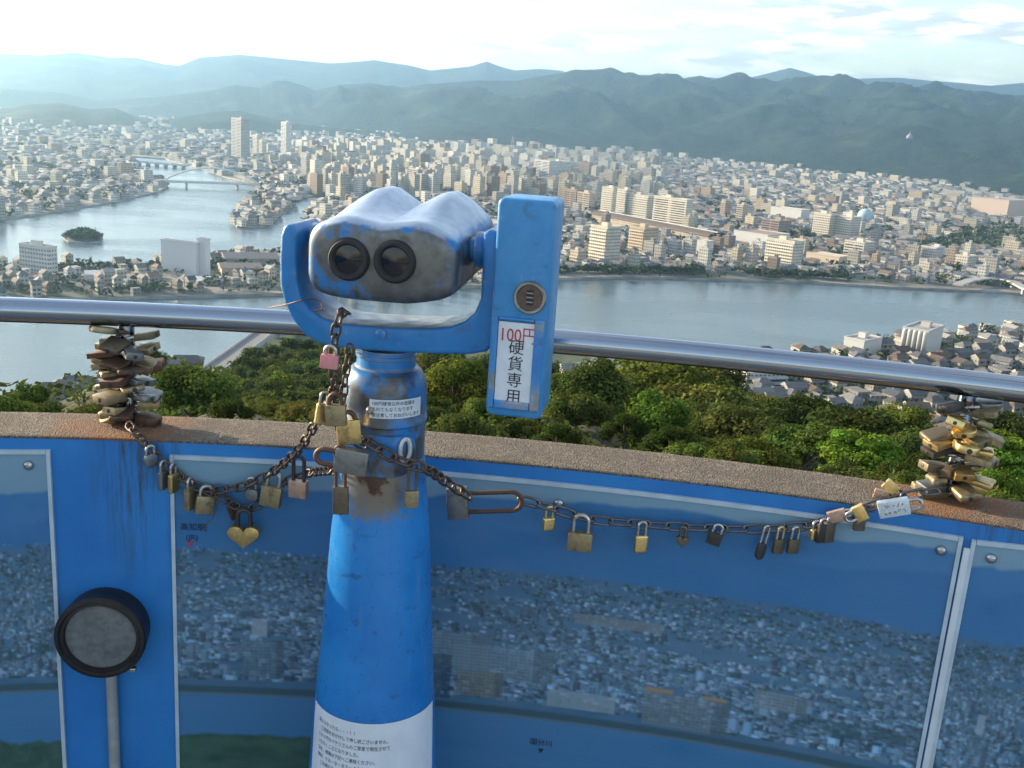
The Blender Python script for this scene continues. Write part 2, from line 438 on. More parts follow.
def box_faces(g, cx, cy, z0, w, d, h, yaw, wc, rc, wmi=0, rmi=1, roof='flat', rh=2.5, ov=.5, sink=0):
    c, s = math.cos(yaw), math.sin(yaw)
    def P(x, y, z): return (cx + x * c - y * s, cy + x * s + y * c, z0 + z)
    co = [(-w / 2, -d / 2), (w / 2, -d / 2), (w / 2, d / 2), (-w / 2, d / 2)]
    o = RNG.random() * 3
    for i in range(4):
        a, b = co[i], co[(i + 1) % 4]; L = math.hypot(a[0] - b[0], a[1] - b[1])
        g.face([P(*a, -sink), P(*b, -sink), P(*b, h), P(*a, h)], [(o, 0), (o + L, 0), (o + L, h), (o, h)], wc, wmi)
    if roof == 'flat':
        g.face([P(*q, h) for q in co], None, rc, rmi)
    else:
        e = ov; r0 = [(-w / 2 - e, -d / 2 - e), (w / 2 + e, -d / 2 - e), (w / 2 + e, d / 2 + e), (-w / 2 - e, d / 2 + e)]
        k = 0 if roof == 'gable' else min(w, d) * .35
        A, B = (-w / 2 - (e if roof == 'gable' else 0) + k, 0, h + rh), (w / 2 + (e if roof == 'gable' else 0) - k, 0, h + rh)
        q = [P(*x, h - .15) for x in r0]; A = P(*A); B = P(*B)
        g.face([q[0], q[1], B, A], None, rc, rmi); g.face([q[2], q[3], A, B], None, rc, rmi)
        g.face([q[1], q[2], B], None, rc if roof != 'gable' else wc, rmi if roof != 'gable' else wmi)
        g.face([q[3], q[0], A], None, rc if roof != 'gable' else wc, rmi if roof != 'gable' else wmi)
    return P

# ---- what hides the town from the camera (used only to pick which houses get built one by one)
SIL = [(-50, 388), (60, 396), (125, 350), (148, 364), (215, 366), (240, 350), (300, 334), (420, 338), (500, 362), (560, 352), (640, 352), (700, 362), (730, 384), (780, 396), (850, 410), (900, 412), (940, 420), (1024, 428), (1100, 430)]
def hidden(px, py):
    if py > np.interp(px, [q[0] for q in SIL], [q[1] for q in SIL]): return True
    if 278 < px < 500 and 195 < py < 430 and not (340 > py > 308 and 0): return True
    if 488 < px < 562 and 190 < py < 420: return True
    ry = np.interp(px, [0, 280, 560, 1024], [309, 318, 345, 389])
    if abs(py - ry) < 12: return True
    return not (-4 < px < 1028)

LANDMARKS = []      # (px, py, phrase)
ONE_BY_ONE = []
OCC = []            # footprints already taken (x, y, r)
def taken(x, y, r): return any((x - a) ** 2 + (y - b) ** 2 < (r + c) ** 2 for a, b, c in OCC)

def landmark(kind, label, px0, split, px1, ytop, ybase, wc=(.62, .6, .55), rc=(.3, .29, .28), phi=46, style='windows', phrase=None, pent=True, z=None, cat=None):
    """block whose near corner stands at (split, ybase); lit face runs left from it, shaded face right"""
    C = onz(split, ybase, LAND) if z is None else atd(split, ybase, z)
    D = math.hypot(C[0], C[1]); f = rad(phi); az = math.atan2(C[0], C[1])
    wl = max(6, (split - px0) / FOC * D / math.cos(f - az)); wr = max(6, (px1 - split) / FOC * D / max(.3, math.sin(f - az)))
    h = (ybase - ytop) / FOC * D; yaw = -f
    ld = np.array([-math.cos(f), math.sin(f)]); rd = np.array([math.sin(f), math.cos(f)])
    ctr = C[:2] + ld * wl / 2 + rd * wr / 2
    root = empty(kind, (ctr[0], ctr[1], C[2]), 0, label, cat or 'building')
    OCC.append((ctr[0], ctr[1], .5 * math.hypot(wl, wr)))
    g = MB(); P = box_faces(g, ctr[0], ctr[1], C[2], wl, wr, h, yaw, wc, rc)
    g.build('wall', [M_FAC if style != 'plain' else M_COL, M_ROOF], root)
    g = MB()      # parapet ring proud of the wall
    for (x, y, w_, d_) in ((0, -wr / 2 + .1, wl + .6, .6), (0, wr / 2 - .1, wl + .6, .6), (-wl / 2 + .1, 0, .6, wr - .8), (wl / 2 - .1, 0, .6, wr - .8)):
        c2, s2 = math.cos(yaw), math.sin(yaw)
        box_faces(g, ctr[0] + x * c2 - y * s2, ctr[1] + x * s2 + y * c2, C[2] + h - .4, w_, d_, 1.3, yaw, tuple(k * .95 for k in wc), wc)
    g.build('parapet', [M_COL, M_COL], root)
    if pent:
        g = MB(); k = RNG.uniform(-.25, .25); x, y = k * wl, .1 * wr; c2, s2 = math.cos(yaw), math.sin(yaw)
        box_faces(g, ctr[0] + x * c2 - y * s2, ctr[1] + x * s2 + y * c2, C[2] + h + .02, min(8, wl * .35), min(6, wr * .5), 3.5, yaw, wc, rc)
        g.build('rooftop_box', [M_COL, M_ROOF], root)
    nf = int(h / 3.1)
    if style == 'balconies':
        for k in range(1, nf):
            g = MB(); c2, s2 = math.cos(yaw), math.sin(yaw); y = -wr / 2 - .62
            box_faces(g, ctr[0] - y * s2, ctr[1] + y * c2, C[2] + k * 3.1 - .3, wl * .96, 1.2, 1.35, yaw, tuple(min(.8, q * 1.12) for q in wc), wc)
            g.build('balcony', [M_COL, M_COL], root)
    elif style == 'windows' and h * FOC / D > 14:
        for k in range(nf):
            for sx in ((-.25, .25) if wl > 14 else (0,)):
                g = MB(); c2, s2 = math.cos(yaw), math.sin(yaw); y = -wr / 2 - .06; x = sx * wl
                box_faces(g, ctr[0] + x * c2 - y * s2, ctr[1] + x * s2 + y * c2, C[2] + k * 3.1 + 1.1, wl * (.4 if wl > 14 else .8), .12, 1.3, yaw, (.06, .07, .09), (.06, .07, .09))
                g.build('window', [M_GLASS, M_GLASS], root)
    if phrase: LANDMARKS.append((split, ybase, phrase))
    return root

CREAM, WHITE, BROWN, TAN, GREY = (.58, .54, .45), (.52, .52, .50), (.34, .26, .21), (.52, .43, .33), (.42, .41, .40)
landmark('apartment_tower', 'tall cream apartment tower with striped balconies by the river, nearest the coin box', 587, 604, 618, 228, 268, (.62, .55, .44), style='balconies', phrase='the striped river tower')
landmark('apartment_block', 'tan balcony block in front of the long station shed', 627, 642, 656, 229, 256, (.5, .4, .28), style='balconies', phrase='the tan balcony block')
landmark('apartment_block', 'small tan block beside the striped tower, lowest by the river', 569, 577, 585, 252, 268, TAN, style='balconies')
landmark('apartment_block', 'left of the three tall cream slab blocks behind the station shed', 600, 611, 615, 189, 216, CREAM, style='balconies', phrase='the slab blocks')
landmark('apartment_block', 'middle of the three tall cream slab blocks behind the station shed', 615, 624, 630, 191, 219, CREAM, style='balconies')
landmark('apartment_block', 'right and lowest of the three cream slab blocks behind the station shed', 626, 646, 652, 197, 222, CREAM, style='balconies')
landmark('apartment_block', 'large bright cream slab block, widest standing behind the station shed', 651, 684, 690, 201, 230, (.62, .57, .47), style='windows', phrase='the wide cream slab')
landmark('office_building', 'brown office block left of the slab blocks, taller of two', 563, 575, 582, 191, 211, BROWN)
landmark('office_building', 'tan office block standing between brown office and slab blocks', 576, 588, 594, 194, 213, TAN)
landmark('apartment_tower', 'slim tan tower standing alone right of the wide cream slab', 735, 741, 746, 206, 224, TAN, phrase='the slim tan tower')
landmark('hall', 'white hall with a blank bright front at the end of the station shed', 690, 705, 712, 242, 257, WHITE, style='plain', pent=False, phrase='the white hall')
landmark('warehouse', 'long white warehouse with brown roof behind the riverside balcony block', 733, 766, 787, 236, 250, WHITE, (.3, .2, .14), style='plain', pent=False, phrase='the long white warehouse')
landmark('apartment_block', 'wide cream balcony block close to the river, right of the long white warehouse', 764, 791, 800, 243, 271, CREAM, (.33, .22, .15), style='balconies', phrase='the riverside balcony block')
landmark('office_building', 'brown block behind the long white warehouse', 761, 777, 788, 222, 238, BROWN)
landmark('apartment_block', 'cream apartment block left of the blue gas ball, left half of a pair', 812, 828, 833, 216, 239, CREAM, style='balconies', phrase='the twin cream blocks')
landmark('apartment_block', 'cream apartment block left of the blue gas ball, right half of a pair', 831, 849, 857, 219, 241, CREAM, style='balconies')
landmark('market_hall', 'long low hall with white roof behind the twin cream blocks', 771, 800, 808, 211, 222, WHITE, (.56, .54, .48), style='plain', pent=False, phrase='the white-roofed market hall')
landmark('office_building', 'cream office with window bands below the blue gas ball', 844, 862, 871, 244, 259, CREAM, phrase='the banded cream office')
landmark('factory', 'low wide shed with bright roof on the embankment right of the balcony block', 807, 838, 848, 258, 267, TAN, (.56, .52, .42), style='plain', pent=False, phrase='the bright-roofed shed')
landmark('department_store', 'big pinkish windowless block at the far right of the city', 975, 1006, 1024, 203, 219, (.5, .4, .33), style='plain', phrase='the big pink block')
landmark('office_building', 'grey-white block left of the wooded park corner near the river', 921, 934, 941, 249, 262, WHITE, phrase='the block below the park')
landmark('office_building', 'cream block right of the grey-white one below the wooded park', 955, 966, 973, 258, 271, CREAM)
landmark('skyscraper', 'tallest slim dark tower beside the far river bridge', 232, 241, 249, 122, 161, (.4, .38, .36), phrase='the tall dark tower', cat='skyscraper')
landmark('skyscraper', 'slim white tower right of the tallest dark tower', 281, 286, 291, 125, 159, (.66, .64, .6), phrase='the slim white tower', cat='skyscraper')
landmark('office_building', 'cream tower block midway between the two slim skyscrapers, left of two', 253, 257, 260, 137, 157, CREAM)
landmark('office_building', 'lower cream block midway between the two slim skyscrapers, right of two', 259, 262, 266, 142, 158, CREAM)
landmark('apartment_block', 'big pale slab block standing right above the coin box', 533, 548, 570, 162, 183, (.62, .6, .56), phrase='the big pale slab')
landmark('office_building', 'bright cream block in the city just left of the telescope hump valley', 408, 417, 424, 170, 186, CREAM, phrase='the bright cream block')
landmark('office_building', 'dark brown office block beside the bright cream block', 421, 426, 434, 171, 187, BROWN)
landmark('office_building', 'white waterside building with a stair tower, left of the bay warehouse', 25, 50, 57, 250, 275, WHITE, phrase='the white waterside building', phi=20, style='facade')
landmark('cold_store', 'big blank white warehouse standing on the bay shore', 164, 196, 200, 245, 277, (.54, .55, .56), style='plain', pent=False, phi=16, phrase='the big white warehouse')
landmark('lift_tower', 'narrow white tower attached right of the big bay warehouse', 198, 206, 208, 241, 277, (.57, .58, .58), style='plain', pent=False, phi=16, cat='tower')
SILO = landmark('silo', 'white grain silo block standing in the town by the lower shore', 901, 924, 938, 333, 360, (.50, .49, .47), style='plain', phi=38, phrase='the white silo block', cat='silo')
landmark('factory', 'small white plant with roof tanks left of the silo block', 843, 862, 878, 342, 358, WHITE, style='plain', phrase='the white plant')
landmark('warehouse', 'long white building with ribbon windows below the steel rail', 748, 786, 806, 373, 389, WHITE, phi=-18 % 360 - 360, phrase='the ribbon-window building')
landmark('hospital', 'broad white block in the far city above the slab blocks', 535, 541, 553, 152, 164, WHITE)

def silo_ribs():
    C = onz(924, 360, LAND); D = math.hypot(C[0], C[1]); f = rad(38); az = math.atan2(C[0], C[1]); wl = (924 - 901) / FOC * D / math.cos(f - az); h = 27 / FOC * D
    for k in range(5):
        u = wl * (k + .5) / 5; r = wl / 10; x, y = C[0] - math.cos(f) * u - math.sin(f) * .3, C[1] + math.sin(f) * u - math.cos(f) * .3
        V, F = lathe_geo([(r, 5), (r, h - 2), (r * .8, h - .5), (.01, h - .4)], 20); g = MB(); g.add([(a + x, b + y, c + LAND) for a, b, c in V], F, (.50, .49, .46)); g.build('silo_cell', M_COL, SILO, True)
silo_ribs()
def shed(label, px0, px1, ybase, ytop, depth, yaw, wc, rc, phrase=None, name='shed'):
    A = onz(px0, ybase, LAND); B = onz(px1, ybase, LAND); D = np.hypot(*A[:2]); L = np.hypot(*(B - A)[:2]); h = (ybase - ytop) / FOC * D * .6
    ya = math.atan2(B[1] - A[1], B[0] - A[0]); n = np.array([-math.sin(ya), math.cos(ya)]); c = (A + B)[:2] / 2 + n * depth / 2
    root = empty(name, (c[0], c[1], LAND), 0, label, 'shed'); OCC.append((c[0], c[1], L * .5))
    g = MB(); box_faces(g, c[0], c[1], LAND, L, depth, h, ya, wc, rc); g.build('wall', [M_COL, M_ROOF], root)
    g = MB(); cc, ss = math.cos(ya), math.sin(ya)
    def P(x, y, z): return (c[0] + x * cc - y * ss, c[1] + x * ss + y * cc, LAND + z)
    w, d = L / 2 + 1, depth / 2 + 1; e = h * .35 + 1
    g.face([P(-w, -d, h + .05), P(w, -d, h + .05), P(w, 0, h + e), P(-w, 0, h + e)], None, rc); g.face([P(w, d, h + .05), P(-w, d, h + .05), P(-w, 0, h + e), P(w, 0, h + e)], None, rc)
    g.face([P(w, -d, h + .05), P(w, d, h + .05), P(w, 0, h + e)], None, wc); g.face([P(-w, d, h + .05), P(-w, -d, h + .05), P(-w, 0, h + e)], None, wc)
    g.build('roof', [M_ROOF], root)
    if phrase: LANDMARKS.append(((px0 + px1) / 2, ybase, phrase))
shed('long dark shed with grey roof on the bay shore, nearest the telescope', 226, 279, 266, 254, 30, 0, (.3, .29, .27), (.12, .12, .13), 'the dark bay sheds')
shed('low brown shed in front of the dark bay shed', 222, 262, 275, 264, 22, 0, (.35, .3, .25), (.2, .17, .14))
shed('small shed with white roof at the foot of the big bay warehouse', 197, 222, 285, 278, 16, 0, (.5, .48, .45), (.66, .65, .62))
shed('low white shed between the waterside building and big warehouse', 86, 112, 279, 272, 14, 0, (.6, .58, .55), (.6, .6, .6))

# long elevated station shed
A = onz(599, 222, LAND); B = onz(716, 246, LAND); ya = math.atan2(B[1] - A[1], B[0] - A[0]); L = float(np.hypot(*(B - A)[:2])); c0 = (A + B)[:2] / 2
_a = rad(20); 
for k in range(9): OCC.append((A[0] + (B - A)[0] * k / 8 * 1.05 - 5, A[1] + (B - A)[1] * k / 8 - 26, 15))
root = empty('railway_station', (c0[0], c0[1], LAND), 0, 'very long railway station shed with dark curved roof and white ridge strip', 'station')
LANDMARKS.append((650, 236, 'the station shed'))
for k in range(9): OCC.append((A[0] + (B - A)[0] * k / 8, A[1] + (B - A)[1] * k / 8, 17))
g = MB(); box_faces(g, c0[0], c0[1], LAND, L, 26, 11, ya, (.42, .36, .28), (.2, .19, .18)); g.build('wall', [M_FAC, M_ROOF], root)
def vault(name, halfw, z0, hh, mat, col, off=0, wdt=None):
    g = MB(); n = 10; cc, ss = math.cos(ya), math.sin(ya)
    def P(x, y, z): return (c0[0] + x * cc - y * ss, c0[1] + x * ss + y * cc, LAND + z)
    for i in range(n):
        a0, a1 = math.pi * i / n, math.pi * (i + 1) / n
        q = [(-math.cos(a0) * halfw + off, math.sin(a0) * hh), (-math.cos(a1) * halfw + off, math.sin(a1) * hh)]
        g.face([P(-L / 2 - 2, q[0][0], z0 + q[0][1]), P(L / 2 + 2, q[0][0], z0 + q[0][1]), P(L / 2 + 2, q[1][0], z0 + q[1][1]), P(-L / 2 - 2, q[1][0], z0 + q[1][1])], None, col)
    g.build(name, mat, root)
vault('roof', 15, 11.05, 5, M_ROOF, (.10, .075, .06)); vault('ridge_strip', 2, 15.4, 1.2, M_COL, (.50, .48, .44))

# gas ball, stupa, mast, bridges ---------------------------------
C = onz(864, 224, LAND); D = np.hypot(*C[:2]); r = 7 / FOC * D
root = empty('gas_holder', C, 0, 'pale blue spherical gas tank on legs in the middle of the town', 'gas tank'); LANDMARKS.append((864, 224, 'the blue gas ball'))
prof = [(r * math.sin(math.pi * i / 16) + .01, r * 1.05 - r * math.cos(math.pi * i / 16)) for i in range(17)]
V, F = lathe_geo(prof, 24, False); g = MB(); g.add([(x + C[0], y + C[1], z + C[2]) for x, y, z in V], F, (.34, .45, .52)); g.build('sphere', M_COL, root, True)
for k in range(6):
    a = k * math.pi / 3; g = MB(); V, F = tube_geo([(C[0] + r * .92 * math.cos(a), C[1] + r * .92 * math.sin(a), C[2]), (C[0] + r * .92 * math.cos(a), C[1] + r * .92 * math.sin(a), C[2] + r)], .5, 6); g.add(V, F, (.4, .5, .55)); g.build('leg', M_COL, root)
OCC.append((C[0], C[1], r * 1.2))
C = atd(905, 166, 4350); C[2] = ground_z(C[0], C[1]); D = 4350
root = empty('stupa', C, 0, 'white domed stupa with a spire on the dark mountain foot', 'stupa')
R_ = 2.8 / FOC * D
V, F = lathe_geo([(R_, 0), (R_, R_ * .5), (R_ * .95, R_ * .8), (R_ * .75, R_ * 1.2), (R_ * .4, R_ * 1.5), (.5, R_ * 1.62)], 24); g = MB(); g.add([(x + C[0], y + C[1], z + C[2]) for x, y, z in V], F, (.26, .27, .28)); g.build('dome', M_COL, root, True)
V, F = lathe_geo([(3, R_ * 1.5), (2, R_ * 1.9), (.4, R_ * 2.5)], 10); g = MB(); g.add([(x + C[0], y + C[1], z + C[2]) for x, y, z in V], F, (.3, .3, .3)); g.build('spire', M_COL, root)
C = onz(511, 167, LAND); D = np.hypot(*C[:2]); h = 29 / FOC * D
root = empty('radio_mast', C, 0, 'office block with a red and white lattice mast above the right hump', 'mast')
g = MB(); box_faces(g, C[0], C[1], LAND, 30, 24, h * .5, -.6, (.5, .47, .42), (.3, .3, .3)); g.build('wall', [M_FAC, M_ROOF], root)
g = MB()
for sx, sy in ((-1, -1), (1, -1), (1, 1), (-1, 1)):
    V, F = tube_geo([(C[0] + sx * 4, C[1] + sy * 4, LAND + h * .5), (C[0] + sx * .6, C[1] + sy * .6, LAND + h)], .8, 5); g.add(V, F, (.5, .3, .25))
g.build('lattice', M_COL, root); OCC.append((C[0], C[1], 22))

def bridge(label, a, b, wd, zt, piers, arch=None, col=(.5, .5, .48), ext=1.0, name='bridge'):
    A, B = np.array(a), np.array(b); ya = math.atan2(B[1] - A[1], B[0] - A[0]); L = np.hypot(*(B - A)[:2]); c = (A + B) / 2
    root = empty(name, (c[0], c[1], WATER), 0, label, 'bridge')
    g = MB(); box_faces(g, c[0], c[1], zt - 1.6, L * ext, wd, 1.6, ya, col, (.16, .16, .16)); g.build('deck', [M_COL, M_COL], root)
    cc, ss = math.cos(ya), math.sin(ya)
    for s_ in (-1, 1):
        g = MB(); y = s_ * (wd / 2 - .2); box_faces(g, c[0] - y * ss, c[1] + y * cc, zt + .02, L * ext, .35, 1.3, ya, tuple(min(.8, k * 1.2) for k in col), col); g.build('railing', [M_COL, M_COL], root)
    for k in range(piers):
        x = L * (-.5 + (k + .5) / piers)
        g = MB(); box_faces(g, c[0] + x * cc, c[1] + x * ss, WATER - 1, 3, wd * .7, zt - 1.65 - WATER + 1, ya, (.36, .35, .33), (.3, .3, .3)); g.build('pier', [M_COL, M_COL], root)
    if arch:
        for s_ in (-1, 1):
            y = s_ * wd * .42; pts = []
            for k in range(25):
                x = L * arch[1] * (-.5 + k / 24); pts.append((c[0] + x * cc - y * ss, c[1] + x * ss + y * cc, zt - 2 + arch[0] * (1 - (2 * k / 24 - 1) ** 2)))
            g = MB(); V, F = tube_geo(pts, 1.1, 6); g.add(V, F, (.6, .6, .58)); g.build('arch', M_COL, root)
bridge('long arch bridge over the far river, the nearer of two', onz(160, 181.5, LAND + 5), onz(262, 185, LAND + 5), 14, LAND + 6, 2, (24, 1.0))
bridge('level beam bridge on piers over the far river, the farther of two', onz(126, 161, LAND + 4), onz(188, 166, LAND + 4), 14, LAND + 5, 7)
bridge('grey twin-lane road bridge leaving the wooded hill at the left', onz(205, 378, LAND + 6), onz(330, 287, LAND + 6), 11, LAND + 7, 10, None, (.34, .33, .32), name='road_bridge')
LANDMARKS += [(210, 182, 'the arch bridge'), (158, 163, 'the beam bridge'), (905, 165, 'the white stupa'), (95, 125, 'the far left hills'), (960, 240, 'the wooded park'), (270, 205, 'the harbour spit'), (60, 180, 'the left river bank'), (985, 283, 'the curved ramp'), (480, 160, 'the right hump'), (380, 165, 'the left hump'), (720, 175, 'the mountain foot'), (830, 190, 'the brown mid-town block'), (330, 175, 'the harbour head'), (600, 165, 'the far slab roofs'), (680, 262, 'the river trees')]
# curved ramp
pts = [onz(x, y, LAND + 7) for x, y in ((958, 284), (970, 279.5), (985, 277.5), (1000, 278), (1013, 281), (1024, 287), (1040, 293))]
root = empty('road_ramp', (pts[3][0], pts[3][1], LAND), 0, 'curved white elevated road ramp by the river at right', 'ramp')
g = MB()
for i in range(len(pts) - 1):
    a, b = pts[i], pts[i + 1]; ya = math.atan2(b[1] - a[1], b[0] - a[0]); m_ = (a + b) / 2; box_faces(g, m_[0], m_[1], m_[2] - 1.5 + .004 * i, np.hypot(*(b - a)[:2]) + 1.5, 9, 1.5, ya, (.42, .41, .38), (.3, .29, .28))
g.build('deck', [M_COL, M_COL], root)
for q in pts[1:-1]:
    g = MB(); box_faces(g, q[0], q[1], LAND, 2.5, 3, 5.4, 0, (.4, .39, .37), (.4, .4, .4)); g.build('pier', [M_COL, M_COL], root)

q = onz(312, 195, WATER); ya = .15
root = empty('ferry', (q[0], q[1], WATER), ya, 'white and blue ferry moored at the head of the harbour', 'ferry')
def hull(L, B, H):
    g = MB(); S_ = [(-.5, .9), (-.2, 1), (.2, 1), (.38, .75), (.5, .05)]
    for (x0_, w0), (x1_, w1) in zip(S_, S_[1:]):
        for sg in (-1, 1):
            a, b = (x0_ * L, sg * w0 * B / 2, 0), (x1_ * L, sg * w1 * B / 2, 0); g.face([a, b, (b[0] * 1.02, b[1], H), (a[0] * 1.02, a[1], H)][::sg], None, (.10, .26, .42))
        g.face([(x0_ * L * 1.02, -w0 * B / 2, H), (x1_ * L * 1.02, -w1 * B / 2, H), (x1_ * L * 1.02, w1 * B / 2, H), (x0_ * L * 1.02, w0 * B / 2, H)], None, (.5, .5, .48))
    g.face([(-.5 * L, .45 * B, 0), (-.5 * L, -.45 * B, 0), (-.51 * L, -.45 * B, H), (-.51 * L, .45 * B, H)], None, (.10, .26, .42)); return g
hull(58, 13, 6).build('hull', M_COL, root, origin=(0, 0, 0))
g = MB(); box_faces(g, -4, 0, 6.02, 40, 10, 5, 0, (.66, .66, .64), (.5, .5, .5)); g.build('cabin', [M_COL, M_COL], root, origin=(0, 0, 0))
g = MB(); box_faces(g, -10, 0, 11.04, 12, 7, 3.5, 0, (.6, .6, .6), (.5, .5, .5)); g.build('bridge_house', [M_COL, M_COL], root, origin=(0, 0, 0))
# ---- ordinary houses and blocks -------------------------------
B_ALL = []     # dicts
def try_add(x, y, w_, d_, h, yaw, kind, wi, ri, roof):
    if taken(x, y, max(w_, d_) * .55): return False
    z = ground_z(x, y); px, py = proj((x, y, z + h * .5)); D = math.hypot(x, y)
    B_ALL.append(dict(x=x, y=y, z=z, w=w_, d=d_, h=h, yaw=yaw, kind=kind, wi=wi, ri=ri, roof=roof, px=px, py=py, size=FOC / D * math.sqrt(w_ * h), D=D, hid=hidden(px, py)))
    return True
GRN = []   # tree clumps in town (x,y,z,r)
def density_town(D, px, py):
    return 1
na = 0
LOGD = np.linspace(math.log(560), math.log(5600), 185)
for li, ld in enumerate(LOGD):
    D = math.exp(ld); step = D * (LOGD[1] - LOGD[0]); daz = step / D * 1.12
    az = -32.0 + RNG.random() * 2
    while az < 32:
        a = rad(az); az += math.degrees(daz) * RNG.uniform(.85, 1.15)
        dd = D * (1 + RNG.uniform(-.4, .4) * (LOGD[1] - LOGD[0])); x, y = dd * math.sin(a), dd * math.cos(a)
        if not inside(x, y, L1): continue
        px, py = proj((x, y, LAND)); gz = ground_z(x, y)
        if gz > LAND + 14: continue
        if gz > LAND + 8 and RNG.random() < .75: continue
        # keep the bank strip clear
        if py > np.interp(px, [q[0] for q in SHORE_S[::-1]], [q[1] for q in SHORE_S[::-1]]) - 5 and px > 540:
            if RNG.random() < .5: GRN.append((x, y, gz, RNG.uniform(4, 7)))
            continue
        park = 902 < px < 1026 and 228 < py < 250 and py > 252 - (px - 890) * .22
        if gz > LAND + 3 and D > 3000: park = False
        if park or (RNG.random() < .18 and gz < LAND + 4):
            GRN.append((x, y, gz, step * RNG.uniform(.35, .6))); 
            if park or RNG.random() < .7: continue
        cx = 300 < px < 660 and 148 < py < 200
        s = step; uu = x * math.cos(rad(44)) - y * math.sin(rad(44)); vv = x * math.sin(rad(44)) + y * math.cos(rad(44))
        if (uu + 25 * math.sin(vv / 400)) % 230 < 15 or (vv + 20 * math.sin(uu / 500)) % 170 < 12: continue
        big = RNG.random()
        yaw = -rad(44) + RNG.gauss(0, .06) + (math.pi / 2 if RNG.random() < .4 else 0) + .12 * math.sin(px * .013) * (py < 230)
        lowland = px < 292 and 244 < py < 302
        if lowland and RNG.random() < .64:
            if RNG.random() < .5: GRN.append((x, y, gz, RNG.uniform(2, 4)))
            continue
        if (cx and big < .42 or big < .07) and not lowland:
            h = RNG.uniform(14, 38) if cx else RNG.uniform(11, 24); w_ = s * RNG.uniform(.55, .95) ; d_ = s * RNG.uniform(.4, .65)
            w_ = min(w_, 34); d_ = min(d_, 22)
            try_add(x, y, w_, d_, h, yaw, 'block', RNG.choice((0, 0, 1, 1, 2, 3, 4, 4, 6, 7, 8, 9)), 3, 'flat')
        else:
            w_ = min(s * RNG.uniform(.5, .85), 22); d_ = min(s * RNG.uniform(.4, .65), 17)
            roof = RNG.choice(('gable', 'hip', 'flat', 'gable'))
            try_add(x, y, w_, d_, RNG.uniform(5, 9) * (1.25 if D > 2000 else 1), yaw, 'house', RNG.choice((0, 1, 1, 2, 3, 3, 5, 8, 9)), RNG.choice((0, 0, 1, 2, 4, 5, 6)) if roof != 'flat' else 3, roof)
# town at the foot of the hill (right), roofs at the bay foot (left)
for row in range(60):
    D = 415 + row * 11.5
    for k in range(80):
        a = rad(2 + k * 1.0) if k < 40 else rad(-6 - (k - 40) * .9)
        x, y = D * math.sin(a) + RNG.uniform(-2, 2), D * math.cos(a) + RNG.uniform(-2.5, 2.5)
        if not inside(x, y, L2): continue
        px, py = proj((x, y, LAND))
        if px > 1060 or px < 40: continue
        if px < 520: continue
        if py < np.interp(px, [640, 700, 760, 815, 900, 1024, 1250], [369, 363, 355, 350.5, 338, 324, 303]) + 3: continue
        if D * rad(1.0) * .8 < 6: continue
        r = RNG.random()
        if r < .30: GRN.append((x, y, LAND, RNG.uniform(3, 6))); continue
        if r < .36: continue
        w_, d_ = RNG.uniform(7.5, 12), RNG.uniform(6, 9); roof = RNG.choice(('gable', 'hip', 'hip', 'gable', 'flat'))
        try_add(x, y, w_, d_, RNG.uniform(5, 7.5), .35 + RNG.gauss(0, .15) + (math.pi / 2 if RNG.random() < .5 else 0), 'house', RNG.choice((0, 1, 2, 3, 8, 9, 1)), RNG.choice((0, 0, 1, 1, 2, 4, 5, 6)) if roof != 'flat' else 3, roof)
for px, py, w_, ri in ((52, 390, 13, 0), (66, 387, 12, 1), (78, 383, 15, 4), (92, 388, 14, 0), (172, 363, 15, 1), (186, 361, 17, 0)):
    q = onz(px, py + 10, LAND); B_ALL.append(dict(x=q[0], y=q[1], z=LAND, w=w_, d=9, h=6, yaw=.25, kind='house', wi=RNG.choice((1, 2, 3)), ri=ri, roof='hip', px=px, py=py, size=20 + RNG.random(), D=np.hypot(q[0], q[1]), hid=False))

HOUSES = sorted([b for b in B_ALL if b['kind'] == 'house' and not b['hid']], key=lambda b: -b['size'])[:270]
BLOCKS = sorted([b for b in B_ALL if b['kind'] == 'block' and not b['hid']], key=lambda b: -b['size'])[:240]
SEL = HOUSES + BLOCKS
ORD = ['first', 'second', 'third', 'fourth', 'fifth', 'sixth', 'seventh', 'eighth', 'ninth', 'tenth', 'eleventh', 'twelfth', 'thirteenth', 'fourteenth', 'fifteenth', 'sixteenth', 'seventeenth', 'eighteenth', 'nineteenth', 'twentieth']
def ordinal(i, n, what='from the left'):
    if n == 1: return ''
    if i == 0: return 'leftmost'
    if i == n - 1: return 'rightmost'
    return (ORD[i] if i < 20 else f'{i + 1}th') + ' ' + what
groups = {}
for b in SEL:
    b['lm'] = min(LANDMARKS, key=lambda l: (l[0] - b['px']) ** 2 + (2.2 * (l[1] - b['py'])) ** 2)
    dx, dy = b['px'] - b['lm'][0], b['py'] - b['lm'][1]
    if abs(dx) > 2.2 * abs(dy): rel = 'left of' if dx < 0 else 'right of'
    else: rel = 'behind' if dy < 0 else 'in front of'
    st = max(2, int(round(b['h'] / 3.1)))
    if b['kind'] == 'house': de = f"{WALLN[b['wi']]} house with {ROOFN[b['ri']]} roof" if b['roof'] != 'flat' else f"{WALLN[b['wi']]} flat-roofed house"
    else: de = f"{'low' if st < 5 else 'mid-height' if st < 9 else 'tall'} {WALLN[b['wi']]} block"
    b['de'], b['rel'] = de, f"{rel} {b['lm'][2]}"
    groups.setdefault((de, b['rel']), []).append(b)
